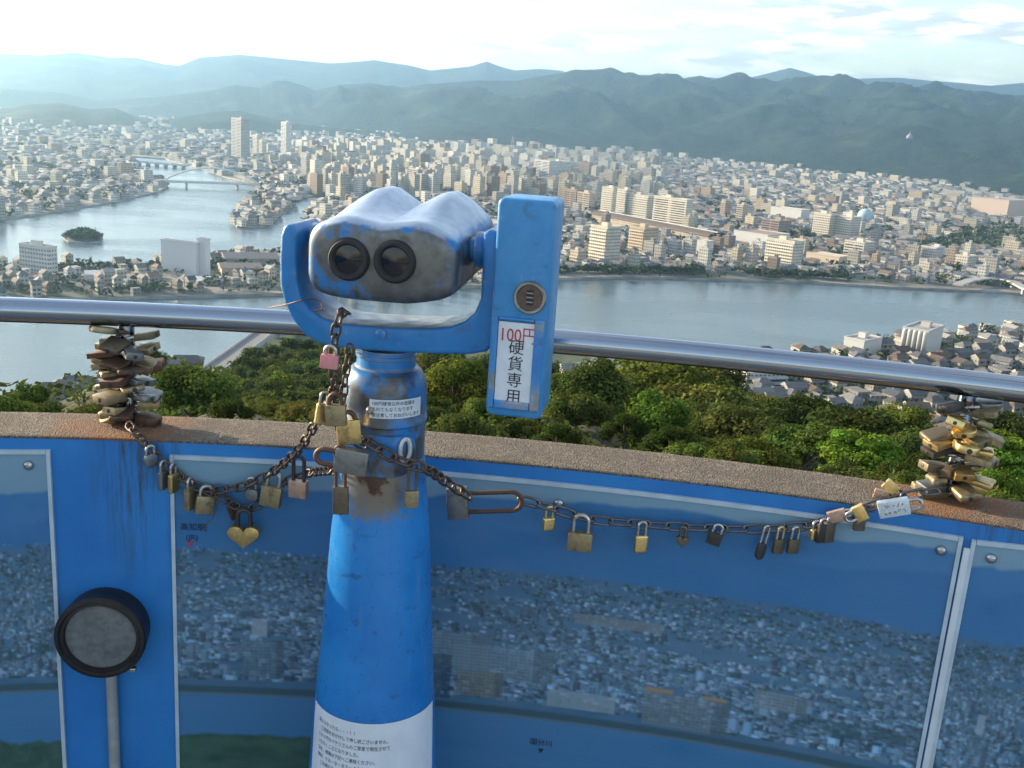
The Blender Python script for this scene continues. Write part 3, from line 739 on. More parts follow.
for (de, rel), bs in groups.items():
    bs.sort(key=lambda b: b['px'])
    for i, b in enumerate(bs):
        o_ = ordinal(i, len(bs)); L_ = f"{de} {rel}" + (f", {o_}" if o_ else '')
        if len(L_.split()) > 16: L_ = L_.replace(' with ', ', ').replace(' roof ', '-roofed ').replace(' from the left', ' from left')
        if len(L_.split()) > 16: L_ = L_.replace(', nearest', '').replace(' the ', ' ')
        b['label'] = L_
def house_geo(g, b, wall=True, roof=True):
    box_faces(g, b['x'], b['y'], b['z'], b['w'], b['d'], b['h'], b['yaw'], tuple(k * (.62 if b['D'] < 760 else 1) for k in WALLC[b['wi']]), tuple(k * (.55 if b['D'] < 760 else 1) for k in ROOFC[b['ri']]), 0, 1, b['roof'], 2.3, sink=5 if b['z'] > LAND + .5 else 0)  # near town walls darkened to carry their shade; roofs just darker
for b in SEL:
    nm = 'house' if b['kind'] == 'house' else 'city_block'
    grp = 'houses of the city' if b['kind'] == 'house' else 'mid-rise blocks of the city'
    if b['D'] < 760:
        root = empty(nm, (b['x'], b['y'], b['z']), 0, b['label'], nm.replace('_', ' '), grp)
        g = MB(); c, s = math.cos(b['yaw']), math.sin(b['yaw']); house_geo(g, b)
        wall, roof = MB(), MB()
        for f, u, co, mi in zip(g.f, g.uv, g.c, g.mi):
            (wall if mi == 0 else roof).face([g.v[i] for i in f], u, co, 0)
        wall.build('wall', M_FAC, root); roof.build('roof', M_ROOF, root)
        for k, (sx, zz) in enumerate(((-.25, 1.2), (.25, 1.2), (-.25, 3.9), (.25, 3.9))):
            g = MB(); x, y = sx * b['w'], -b['d'] / 2 - .05
            box_faces(g, b['x'] + x * c - y * s, b['y'] + x * s + y * c, b['z'] + zz, 1.8, .1, 1.2, b['yaw'], (.05, .06, .07), (.05, .06, .07)); g.build('window', [M_GLASS, M_GLASS], root)
    else:
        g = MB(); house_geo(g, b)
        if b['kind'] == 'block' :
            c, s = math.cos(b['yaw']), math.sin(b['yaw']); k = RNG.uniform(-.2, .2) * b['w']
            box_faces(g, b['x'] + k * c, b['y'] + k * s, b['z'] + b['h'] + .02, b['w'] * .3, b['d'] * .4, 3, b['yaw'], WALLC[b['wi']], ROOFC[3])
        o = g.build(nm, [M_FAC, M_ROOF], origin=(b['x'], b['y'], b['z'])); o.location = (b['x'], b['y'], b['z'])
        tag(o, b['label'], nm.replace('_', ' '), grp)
ids = set(id(b) for b in SEL)
g = MB()
for b in B_ALL:
    if id(b) not in ids and not (b['D'] < 640 and b['px'] < 560): house_geo(g, b)
tag(g.build('distant_city', [M_FAC, M_ROOF]), 'countless small pale houses and blocks filling the plain to the mountains', kind='stuff')

# green between the houses: one mass
def clump_geo(g, x, y, z, r):
    r = min(r, 8); n = 16
    for k in range(n):
        a = RNG.random() * 6.28; q = r * math.sqrt(RNG.random()); s = r * RNG.uniform(.2, .38)
        cx, cy, cz = x + q * math.cos(a), y + q * math.sin(a), z + RNG.uniform(.5, 1.1) * r
        V = [(cx + s * RNG.gauss(0, .7), cy + s * RNG.gauss(0, .7), cz + s * RNG.gauss(0, .6)) for _ in range(6)]
        g.add(V, [(0, 1, 2), (3, 4, 5), (0, 3, 5), (1, 4, 2)])
g = MB()
for q in GRN: clump_geo(g, *q)
# riverside tree strip
for k in range(150):
    px = 560 + k * 2.0 + RNG.random() * 2
    if 700 < px < 745 or px > 850: continue
    q = onz(px, np.interp(px, [560, 700, 800, 850], [272, 273.5, 277, 280]), LAND); clump_geo(g, q[0], q[1], LAND, RNG.uniform(3.5, 6.5))
for k in range(70):
    px = RNG.uniform(56, 160); q = onz(px, RNG.uniform(266, 270), LAND); clump_geo(g, q[0], q[1], LAND, RNG.uniform(2, 4))
for k in range(40):
    q = onz(RNG.uniform(0, 165), RNG.uniform(287, 293), LAND); clump_geo(g, q[0], q[1], LAND, RNG.uniform(2, 4.5))
for k in range(110):
    px = RNG.gauss(83, 8); px = min(101, max(66, px)); q = onz(px, RNG.uniform(237.3, 240.4), WATER + 1); clump_geo(g, q[0], q[1], WATER + 1.2, 2.5 + 4.5 * max(0, 1 - ((px - 83) / 20) ** 2) * RNG.uniform(.6, 1))
tag(g.build('town_greenery', M_LEAFFAR), 'dark green trees scattered between the houses and along the banks', kind='stuff')
# ------------------------------------------------------------------ trees on the hill below the deck
t = NT('leaves'); at = t.n('ShaderNodeAttribute', _attribute_name='Col').outputs['Color']; oi = t.n('ShaderNodeObjectInfo')
c = t.mix(1.0, at, oi.outputs['Color'], 'MULTIPLY')
df = t.n('ShaderNodeBsdfDiffuse', Color=c); tr = t.n('ShaderNodeBsdfTranslucent', Color=t.mix(.5, c, (.09, .13, .02))); ms = t.n('ShaderNodeMixShader', i0=.30)
t.l(df.outputs[0], ms.inputs[1]); t.l(tr.outputs[0], ms.inputs[2]); t.l(ms.outputs[0], t.out.inputs['Surface']); M_LEAF = t.m
M_BARK = simple('bark', (.12, .095, .07), .9, 0, .3, 6)

def leaf_mesh(name, C, N, size, cols, aspect=1.7, rng=NP):
    n = len(C); r = rng.normal(size=(n, 3)); T = np.cross(N, r); T /= np.linalg.norm(T, axis=1, keepdims=True) + 1e-9; B = np.cross(N, T)
    s = size * rng.uniform(.6, 1.3, (n, 1)); L = T * s * aspect * .5; W_ = B * s * .5
    V = np.stack([C - L, C - W_ + L * .1 - N * s * .12, C + L, C + W_ + L * .1 - N * s * .12], 1).reshape(-1, 3).astype(np.float32)
    me = bpy.data.meshes.new(name); me.vertices.add(n * 4); me.vertices.foreach_set('co', V.ravel())
    me.loops.add(n * 4); me.polygons.add(n); me.loops.foreach_set('vertex_index', np.arange(n * 4)); me.polygons.foreach_set('loop_start', np.arange(n) * 4)
    me.update(calc_edges=True)
    ca = me.color_attributes.new('Col', 'FLOAT_COLOR', 'POINT'); ca.data.foreach_set('color', np.c_[np.repeat(cols, 4, 0), np.ones(n * 4)].astype(np.float32).ravel())
    me.materials.append(M_LEAF); return me

def tree_proto(kind, seed, nleaf, lsize):
    """crown ~1 wide; returns crown mesh, trunk mesh, height"""
    rng = np.random.default_rng(seed)
    if kind == 'round': K, hh, rad_ = 34, .92, (.40, .40, .34)
    elif kind == 'broad': K, hh, rad_ = 40, .78, (.44, .42, .24)
    elif kind == 'tall': K, hh, rad_ = 46, 1.55, (.36, .34, .66)
    elif kind == 'layered': K, hh, rad_ = 30, .85, (.42, .40, .24)
    else: K, hh, rad_ = 22, .7, (.40, .36, .26)     # shrub
    cz = hh - rad_[2] - .06
    d = rng.normal(size=(K, 3)); d /= np.linalg.norm(d, axis=1, keepdims=True); d[:, 2] = np.where(d[:, 2] < -.45, -d[:, 2], d[:, 2])
    rr = rng.uniform(.45, 1.0, (K, 1)) ** .6
    P = d * rr * np.array(rad_)
    if kind == 'tall': P[:, :2] *= (1.05 - .55 * (P[:, 2:3] / rad_[2] * .5 + .5)); P[:, :2] += rng.normal(0, .03, (K, 2))
    if kind == 'layered': P[:, 2] = np.round(P[:, 2] / .11) * .11 + rng.normal(0, .012, K)
    P[:, 2] += cz
    cr = rng.uniform(.09, .17, K); 
    if kind == 'shrub': cr *= 1.05
    per = nleaf // K; C = []; N = []; col = []
    for k in range(K):
        v = rng.normal(size=(per, 3)); v /= np.linalg.norm(v, axis=1, keepdims=True)
        r = cr[k] * rng.uniform(.55, 1.08, (per, 1)); flat = np.array([1.15, 1.15, .32 if kind == 'layered' else .8])
        C.append(P[k] + v * r * flat); nn = v * .75 + np.array([0, 0, .55]) + rng.normal(0, .45, (per, 3)); N.append(nn / np.linalg.norm(nn, axis=1, keepdims=True))
        tone = rng.uniform(.55, 1.35); hue = rng.uniform(-.12, .2); b = np.array([.068 * (1 + hue * 1.4), .094, .030]) * tone
        col.append(np.clip(b * rng.uniform(.7, 1.35, (per, 1)), 0, 1))
    C, N, col = np.concatenate(C), np.concatenate(N), np.concatenate(col)
    crown = leaf_mesh('crown', C, N, lsize, col, rng=rng)
    g = MB(); V, F = tube_geo([(0, 0, -.3), (.01, 0, hh * .25), (-.01, .02, cz * .8), (0, 0, cz + rad_[2] * .5)], [.04, .032, .024, .008], 7); g.add(V, F)
    for k in range(0, K, 2):
        s0 = (0, 0, max(.08, min(P[k][2] * .55, cz))); mid = (P[k][0] * .5, P[k][1] * .5, (s0[2] + P[k][2]) / 2 + .02)
        V, F = tube_geo([s0, mid, tuple(P[k])], [.014, .009, .003], 5); g.add(V, F)
    return crown, g.mesh('trunk', M_BARK), hh

PROTO = {}
for kd, seeds in (('round', (1, 2)), ('broad', (3, 4)), ('tall', (5,)), ('layered', (6,)), ('shrub', (7, 8))):
    PROTO[kd + '_far'] = [tree_proto(kd, s + 50, 2400, .048) for s in seeds]
    PROTO[kd] = [tree_proto(kd, s, 9000, .026) for s in seeds]
PROTO['tall'] = [tree_proto('tall', 5, 16000, .022)]

TREES = []
def tr_(px, py, wpx, dist, kind, label, col=(1, 1, 1), grp=None, name=None):
    P = atd(px, py, dist); wpx = wpx * (1.13 if px > 540 and 'low leafy' not in label else 1); s = wpx / FOC * math.hypot(dist, P[2] - 1.6)
    TREES.append(dict(P=P, s=s, kind=kind, label=label, col=col, grp=grp, name=name or ('shrub' if 'shrub' in kind else 'tree'), px=px, d=dist))
DK, MD, LT, YG, OL, DRY = (.55, .62, .55), (.95, 1, .95), (1.35, 1.55, 1.1), (2.3, 2.2, .9), (1.25, 1.15, .9), (2.2, 1.5, 1.3)
# left edge
tr_(24, 384, 42, 16, 'shrub', 'thin sapling with pale leaves at the left edge of the wall top', LT)
tr_(-4, 393, 60, 14, 'shrub', 'bright green bush cut by the left picture edge', LT)
tr_(50, 402, 62, 15, 'shrub', 'low green bush behind the wall, left of the left lock pile', MD)
tr_(92, 403, 55, 15, 'shrub', 'low pale green bush behind the foot of the left lock pile', OL)
tr_(146, 347, 44, 60, 'round', 'dark round tree half hidden behind the left lock pile', DK)
tr_(192, 364, 92, 34, 'round', 'big round bush in full leaf just right of the left lock pile', (1.1, 1.3, 1.0))
tr_(232, 398, 44, 26, 'shrub', 'small dark bush at the right foot of the big round bush', DK)
# forest slope left of the post
k = 0; FS = []
for row, (y0, dist, n, xa, xb) in enumerate(((338, 300, 5, 282, 345), (347, 270, 6, 250, 345), (357, 235, 7, 238, 345), (367, 205, 8, 232, 345), (377, 178, 8, 228, 345), (388, 150, 8, 228, 345), (398, 125, 7, 238, 345), (408, 100, 5, 250, 345))):
    for i in range(n):
        px = xa + (xb - xa) * (i + .5) / n + RNG.uniform(-4, 4)
        FS.append((row, i, px, y0 + RNG.uniform(-3, 3), RNG.uniform(23, 34), dist * RNG.uniform(.95, 1.05), RNG.choice(('round_far', 'broad_far', 'round_far')), RNG.choice((DK, MD, MD, LT, OL))))
CN = {DK: 'dark', MD: 'mid green', LT: 'light green', OL: 'olive'}
ROWN = ['top', 'second', 'third', 'fourth', 'fifth', 'sixth', 'seventh', 'lowest']
for (row, i, px, py, wp_, dist, kd, co) in FS:
    tr_(px, py, wp_, dist, kd, f"{CN[co]} tree, {ORD[i]} from left in the {ROWN[row]} row of the wooded slope", co, 'forest trees on the slope left of the post')
tr_(280, 371, 24, 172, 'round_far', 'bright yellow-green tree in the middle of the wooded slope', YG)
tr_(262, 398, 40, 48, 'shrub', 'dry brownish shrub right of the big round bush', DRY)
tr_(300, 401, 44, 46, 'shrub', 'dry brownish shrub left of the hanging chain, wider of two', DRY)
tr_(326, 404, 36, 44, 'shrub', 'dry reddish shrub close to the pink lock', (2.4, 1.5, 1.4))
# behind the head (seen between post and coin box)
tr_(395, 336, 60, 210, 'broad_far', 'broad tree whose top touches the underside of the yoke, left of the neck', MD)
tr_(352, 340, 60, 230, 'broad_far', 'broad tree directly behind the yoke and hanging chains', OL)
tr_(440, 344, 66, 150, 'round', 'round tree under the yoke bar, right of the post neck', OL)
tr_(485, 354, 60, 120, 'round', 'round tree left of the coin box bottom, behind the yellow-flecked bush', MD)
tr_(455, 358, 84, 44, 'round', 'yellow-flecked bush filling the gap between post and coin box', (1.6, 1.5, .8))
tr_(432, 395, 60, 30, 'shrub', 'dark bush right beside the post collar', DK)
tr_(486, 398, 60, 28, 'shrub', 'small bright bush under the coin box', LT)
tr_(522, 402, 56, 30, 'shrub', 'dark shrub below the bottom of the coin box', DK)
tr_(548, 362, 60, 95, 'round', 'dark tree just right of the coin box, under the rail', DK)
tr_(566, 372, 52, 60, 'round', 'pale green tree between the coin box and the tall tree', LT)
# middle and right
tr_(602, 346, 92, 42, 'tall', 'tallest bushy tree standing right of the coin box', (1.0, 1.1, .9))
tr_(578, 392, 60, 36, 'shrub', 'mid green shrub at the left foot of the tallest tree', MD)
tr_(626, 415, 50, 34, 'shrub', 'dark shrub at the right foot of the tallest tree', DK)
tr_(664, 358, 118, 90, 'broad', 'broad yellowish-green tree under the rail, right of the tallest tree', (1.7, 1.6, .9))
tr_(712, 361, 66, 95, 'broad', 'olive broad tree left of the ribbon-window building', OL)
tr_(652, 392, 76, 52, 'shrub', 'bright green leafy bush below the yellowish broad tree', (1.3, 1.8, .9))
tr_(716, 386, 120, 75, 'broad', 'wide olive tree in the middle of the hillside', OL)
tr_(690, 402, 70, 58, 'round', 'grey-green tree left of the wide dark hillside gap', OL)
tr_(738, 408, 92, 55, 'broad', 'wide dull green tree right of the grey-green one', (1.15, 1.05, .95))
tr_(770, 396, 60, 80, 'broad', 'pale olive tree left of the dark dome tree', OL)
tr_(812, 398, 92, 82, 'broad', 'dark dome-shaped tree standing in front of the houses', DK)
tr_(808, 424, 80, 40, 'layered', 'umbrella-shaped layered tree with bare stems above the wall', (1.05, 1.25, .9))
tr_(868, 432, 84, 36, 'layered', 'bright green feathery tree right of the umbrella-shaped tree', (1.6, 2.1, .9))
tr_(868, 412, 100, 72, 'broad', 'broad dark tree behind the bright feathery tree', DK)
tr_(905, 404, 62, 90, 'round', 'yellow-topped round tree left of the right lock pile', (1.6, 1.6, .9))
tr_(914, 432, 66, 58, 'round', 'mid green tree left of the right lock pile', MD)
tr_(905, 462, 54, 30, 'shrub', 'dark bush behind the wall left of the silver lock', DK)
tr_(842, 462, 60, 28, 'shrub', 'small bush between the umbrella tree and feathery tree', MD)
tr_(762, 440, 70, 34, 'shrub', 'yellowish bush left of the umbrella-shaped tree', (1.5, 1.5, .9))
tr_(716, 436, 66, 30, 'shrub', 'dull green bush low behind the middle of the wall', OL)
tr_(672, 428, 60, 30, 'shrub', 'dark green bush low behind the wall, right of the tallest tree', DK)
tr_(960, 440, 80, 46, 'round', 'dark tree directly behind the right lock pile', DK)
tr_(1004, 432, 78, 30, 'layered', 'bright green feathery tree at the right edge', (1.5, 1.9, .9))
tr_(996, 472, 60, 20, 'shrub', 'bright low bush behind the wall at the right edge', (1.5, 1.9, .9))
tr_(1050, 440, 90, 32, 'round', 'dark tree cut by the right picture edge', DK)
tr_(1012, 410, 66, 110, 'round', 'round dark tree in front of the houses at the right edge', DK)
for px, d, la in ((410, 60, 'dark tree hidden behind the post collar, upper of two'), (380, 90, 'mid green tree hidden behind the post collar, higher up')):
    tr_(px, 372, 80, d, 'round', la, MD)

for i_, px in enumerate([430, 462, 496, 530, 562, 700, 740, 905, 940, 975, 1006]):
    py = np.interp(px, [300, 440, 600, 800, 960, 1024], [421, 430, 444, 469, 494, 505]) - RNG.uniform(10, 24); d_ = RNG.uniform(13, 21)
    tr_(px + RNG.uniform(-8, 8), py, RNG.uniform(46, 74), d_, 'shrub', f"low leafy shrub right behind the wall top, {ORD[i_]} from the left of the row", RNG.choice((DK, MD, MD, OL, LT)), 'low shrubs close behind the wall')
# terrain: the ground passes under every trunk
base = []
for q in TREES:
    q['proto'] = PROTO[q['kind']][RNG.randrange(len(PROTO[q['kind']]))]; q['H'] = q['proto'][2] * q['s']
    q['B'] = np.array([q['P'][0], q['P'][1], q['P'][2] - q['H']])
    base.append(q['B'])
anch = []
for a in range(-90, 271, 10):
    for d, z in ((3.0, -1.0), (6, -3.2), (425, LAND - .3), (500, LAND - 9), (560, LAND - 12)):
        anch.append((d * math.sin(rad(a)), d * math.cos(rad(a)), z))
    if abs(a) > 35:
        for d in (15, 30, 60, 120, 220, 320): anch.append((d * math.sin(rad(a)), d * math.cos(rad(a)), -2 - d * .31))
    else:
        for d in (290, 360): anch.append((d * math.sin(rad(a)), d * math.cos(rad(a)), -2 - d * .345))
PTS = np.array(base + anch)
def hill_z(X, Y):
    X = np.asarray(X, float); Y = np.asarray(Y, float); w_ = 0; z = 0
    for p in PTS:
        d0 = math.hypot(p[0], p[1])
        d2 = ((X - p[0]) ** 2 + (Y - p[1]) ** 2) / (d0 * d0) + 1e-5
        k = 1 / d2 ** 2.2; w_ = w_ + k; z = z + k * p[2]
    return z / w_
na_, nd_ = 180, 90
AA = np.radians(np.linspace(-180, 180, na_)); DQ = 2.6 * (560 / 2.6) ** np.linspace(0, 1, nd_)
A_, D_ = np.meshgrid(AA, DQ, indexing='ij'); XX, YY = D_ * np.sin(A_), D_ * np.cos(A_)
ZZ = hill_z(XX, YY) + (fbm(XX / 3, YY / 3, 3, 5) - .5) * np.minimum(D_ * .03, 1.5)
ZZ = np.where(D_ < 3.2, -1.0, ZZ)
# the hill ends at the water line: keep it under the shore sheet outside its foot
t = NT('hill_soil'); p = t.pos()
t.set(Base_Color=t.mix(t.ramp(t.noise(1.2, 5, .7, p), .35, .65), (.016, .022, .008), (.035, .034, .018)), Roughness=.95); M_SOIL = t.m
YY2 = YY.copy()
o = grid_mesh('hill', np.stack([XX, YY2, ZZ], -1).reshape(-1, 3), na_, nd_, M_SOIL); tag(o, kind='structure')

for q in TREES:
    root = empty(q['name'], q['B'], RNG.random() * 6.28, q['label'], 'shrub' if q['name'] == 'shrub' else 'tree', q['grp'])
    cr, tk, _ = q['proto']; s = q['s']
    for nm, me in (('crown', cr), ('trunk', tk)):
        o = link('stem' if (nm == 'trunk' and q['name'] == 'shrub') else nm, me, root); o.scale = (s, s, s); o.color = (*q['col'], 1)
# undergrowth on the slope close behind the wall
n = 90000; a = NP.uniform(rad(-36), rad(36), n); d = 5.0 * (330 / 5.0) ** NP.uniform(0, 1, n)
x, y = d * np.sin(a), d * np.cos(a)
z = np.zeros(n)
for i in range(0, n, 4000): z[i:i + 4000] = hill_z(x[i:i + 4000], y[i:i + 4000])
z = z + NP.uniform(0, 1, n) * np.minimum(.02 * d + .1, 2.5)
nn = NP.normal(0, .5, (n, 3)) + np.array([0, 0, .8]); nn /= np.linalg.norm(nn, axis=1, keepdims=True)
keep = (d > 5)
colr = np.array([.05, .075, .02]) * NP.uniform(.5, 1.5, (n, 1)) * np.c_[NP.uniform(.8, 1.5, n), np.ones(n), np.ones(n)]
me = leaf_mesh('undergrowth', np.c_[x, y, z][keep], nn[keep], (.0042 * d[keep] + .014)[:, None], colr[keep])
o = link('undergrowth', me); tag(o, 'low undergrowth of leaves covering the slope between the trees', kind='stuff')
# ------------------------------------------------------------------ deck, wall, rail, panels, lamp
def circ(P):
    P = np.asarray(P); A = np.c_[2 * P[:, 0], 2 * P[:, 1], np.ones(len(P))]; s = np.linalg.lstsq(A, (P[:, :2] ** 2).sum(1), rcond=None)[0]
    return s[0], s[1], math.sqrt(s[2] + s[0] ** 2 + s[1] ** 2)
WTOP = 1.0
_P = [onz(x, y, WTOP) for x, y in ((0, 436), (80, 437), (172, 440), (300, 444), (440, 456), (600, 473), (800, 498), (960, 519), (1024, 526))]
WCX, WCY, WR = circ(_P)
print('wall circle', WCX, WCY, WR)
def wc(th, r, z): return (WCX + r * math.sin(th), WCY + r * math.cos(th), z)
def wp(px, py, off=0.0):
    """where the sight line through a pixel meets the wall face (off metres in front of it): (theta, z)"""
    d = ray(px, py); r = WR - off; ox, oy = EYE[0] - WCX, EYE[1] - WCY
    a = d[0] ** 2 + d[1] ** 2; b = 2 * (ox * d[0] + oy * d[1]); c = ox * ox + oy * oy - r * r
    k = (-b + math.sqrt(b * b - 4 * a * c)) / (2 * a); p = EYE + d * k
    return math.atan2(p[0] - WCX, p[1] - WCY), p[2]
def wxyz(px, py, off=0.0):
    th, z = wp(px, py, off); return np.array(wc(th, WR - off, z))

M_DECK = simple('deck_concrete', (.30, .29, .27), .85, 0, .2, 3, .3, 60)
V = []; n = 48
g = MB(); g.face([wc(2 * math.pi * i / 64, WR - .004, 0) for i in range(64)][::-1]); 
g.f = [tuple(reversed(f)) for f in g.f]
tag(g.build('deck_floor', M_DECK), kind='structure')

t = NT('blue_wall_paint'); p = t.pos()
c = t.mix(t.ramp(t.noise(3, 5, .65, p), .35, .7), (.010, .145, .44), (.018, .20, .52))
mp_ = t.n('ShaderNodeMapping'); t.l(p, mp_.inputs['Vector']); mp_.inputs['Scale'].default_value = (40, 40, 3)
st = t.math('MULTIPLY', t.ramp(t.noise(1.0, 5, .7, mp_.outputs[0]), .60, .76), t.ramp(t.noise(5, 3, .6, p), .45, .65))
c = t.mix(t.math('MULTIPLY', st, .7), c, (.02, .06, .12))
# run-off stains under the two lock stacks
PB = [onz(124, 428, WTOP), onz(950, 497, WTOP)]
for q in PB:
    vd = t.n('ShaderNodeVectorMath', _operation='SUBTRACT'); t.l(p, vd.inputs[0]); vd.inputs[1].default_value = tuple(q + np.array([.05, 0, -.05]))
    vs = t.n('ShaderNodeVectorMath', _operation='MULTIPLY'); t.l(vd.outputs[0], vs.inputs[0]); vs.inputs[1].default_value = (11, 5, 4.5)
    ln = t.n('ShaderNodeVectorMath', _operation='LENGTH'); t.l(vs.outputs[0], ln.inputs[0])
    k = t.math('MULTIPLY', t.ramp(ln.outputs['Value'], .3, 1.3, 1, 0), t.ramp(t.noise(1.0, 6, .75, mp_.outputs[0]), .42, .62))
    c = t.mix(t.math('MULTIPLY', k, .9), c, (.035, .045, .04))
t.set(Base_Color=c, Roughness=t.ramp(t.noise(6, 4, .6, p), .3, .7, .38, .6)); t.bump(t.noise(90, 3, .6, p), .15, .001); M_WALL = t.m

t = NT('cap_concrete'); p = t.pos()
v = t.n('ShaderNodeTexVoronoi', Scale=320.0); t.l(p, v.inputs['Vector']); sv = t.n('ShaderNodeSeparateColor'); t.l(v.outputs['Color'], sv.inputs[0])
c = t.mix(t.ramp(sv.outputs[0], .1, .95), (.062, .049, .038), (.20, .165, .13))
c = t.mix(t.ramp(t.noise(9, 5, .7, p), .4, .7), c, (.085, .07, .055)); 
c = t.mix(t.math('MULTIPLY', t.ramp(t.noise(24, 4, .7, p), .6, .75), .7), c, (.05, .055, .035))
for q in PB:
    vd = t.n('ShaderNodeVectorMath', _operation='DISTANCE'); t.l(p, vd.inputs[0]); vd.inputs[1].default_value = tuple(q)
    k = t.math('MULTIPLY', t.ramp(vd.outputs['Value'], .05, .17, 1, 0), t.ramp(t.noise(14, 5, .7, p), .3, .6))
    c = t.mix(t.math('MULTIPLY', k, .85), c, (.22, .085, .025))
t.set(Base_Color=c, Roughness=.92); t.bump(t.math('ADD', v.outputs['Distance'], t.noise(30, 5, .7, p)), .8, .004); M_CAP = t.m

TH = np.linspace(-1.9, 1.9, 300); TT = .150
root = empty('parapet_wall', wc(0, WR, 0), 0, 'curved blue painted parapet wall with a pebbly concrete top', 'wall')
prof = [(WR + TT, 0), (WR + TT, WTOP - .003), (WR + .003, WTOP - .003), (WR, WTOP - .004), (WR, 0)]
V = np.array([[wc(th, r, z) for r, z in prof[::-1]] for th in TH]); o = ORIG(root)
soften(grid_mesh('wall_body', (V - o).reshape(-1, 3), len(TH), len(prof), M_WALL, root), 30)
nr = 26; V = []
TH2 = np.linspace(-1.9, 1.9, 1500)
wob = (fbm(TH2 * 90, TH2 * 0 + 3, 4, 8) - .5) * .010
wob2 = (fbm(TH2 * 60, TH2 * 0 + 9, 4, 18) - .5) * .016
for th, a, b in zip(TH2, wob, wob2):
    row = [(WR - .0005 + a * .05, WTOP - .0045), (WR - .001 + a * .1, WTOP - .0025), (WR + .004 + a * .3, WTOP - .0006)]
    row += [(WR + .012 + k / 9 * (TT - .02), WTOP) for k in range(10)] + [(WR + TT - .004 + b * .4, WTOP - .004), (WR + TT + .002 + b, WTOP - .014), (WR + TT + .003 + b, WTOP - .05)]
    V.append([wc(th, r, z) for r, z in row])
V = np.array(V); grid_mesh('concrete_cap', (V - o).reshape(-1, 3), len(TH2), V.shape[1], M_CAP, root)

# steel rail -------------------------------------------------------
RZ = 1.205
_Q = [onz(x, y, RZ) for x, y in ((0, 310), (100, 313), (200, 316.5), (280, 320), (560, 344.5), (700, 356), (860, 370.5), (1024, 388))]
RCX, RCY, RR = circ(_Q); print('rail circle', RCX, RCY, RR)
t = NT('brushed_steel'); p = t.pos()
t.set(Base_Color=(.37, .42, .48), Metallic=1.0, Roughness=t.ramp(t.noise(6, 3, .6, p), .3, .7, .10, .17)); M_STEEL = t.m  # bluish tint puts the zenith sky's reflection into the steel colour
a0, a1 = math.atan2(_Q[0][0] - RCX, _Q[0][1] - RCY), math.atan2(_Q[-1][0] - RCX, _Q[-1][1] - RCY)
TR = np.linspace(a0 - .9, a1 + .9, 220)
root_rail = empty('steel_rail', (PB[0][0], PB[0][1], WTOP), 0, 'polished round steel handrail running above the parapet wall', 'handrail')
V, F = tube_geo([(RCX + RR * math.sin(th), RCY + RR * math.cos(th), RZ) for th in TR], .0228, 20)
g = MB(); g.add(V, F); soften(g.build('rail_tube', M_STEEL, root_rail))
POSTS = []
for q in PB:
    th = math.atan2(q[0] - RCX, q[1] - RCY); x, y = RCX + RR * math.sin(th), RCY + RR * math.cos(th); POSTS.append((x, y))
    V, F = lathe_geo([(.014, WTOP + .001), (.014, RZ - .02)], 16); g = MB(); g.add([(a + x, b + y, c_) for a, b, c_ in V], F)
    soften(g.build('rail_post', M_STEEL, root_rail))

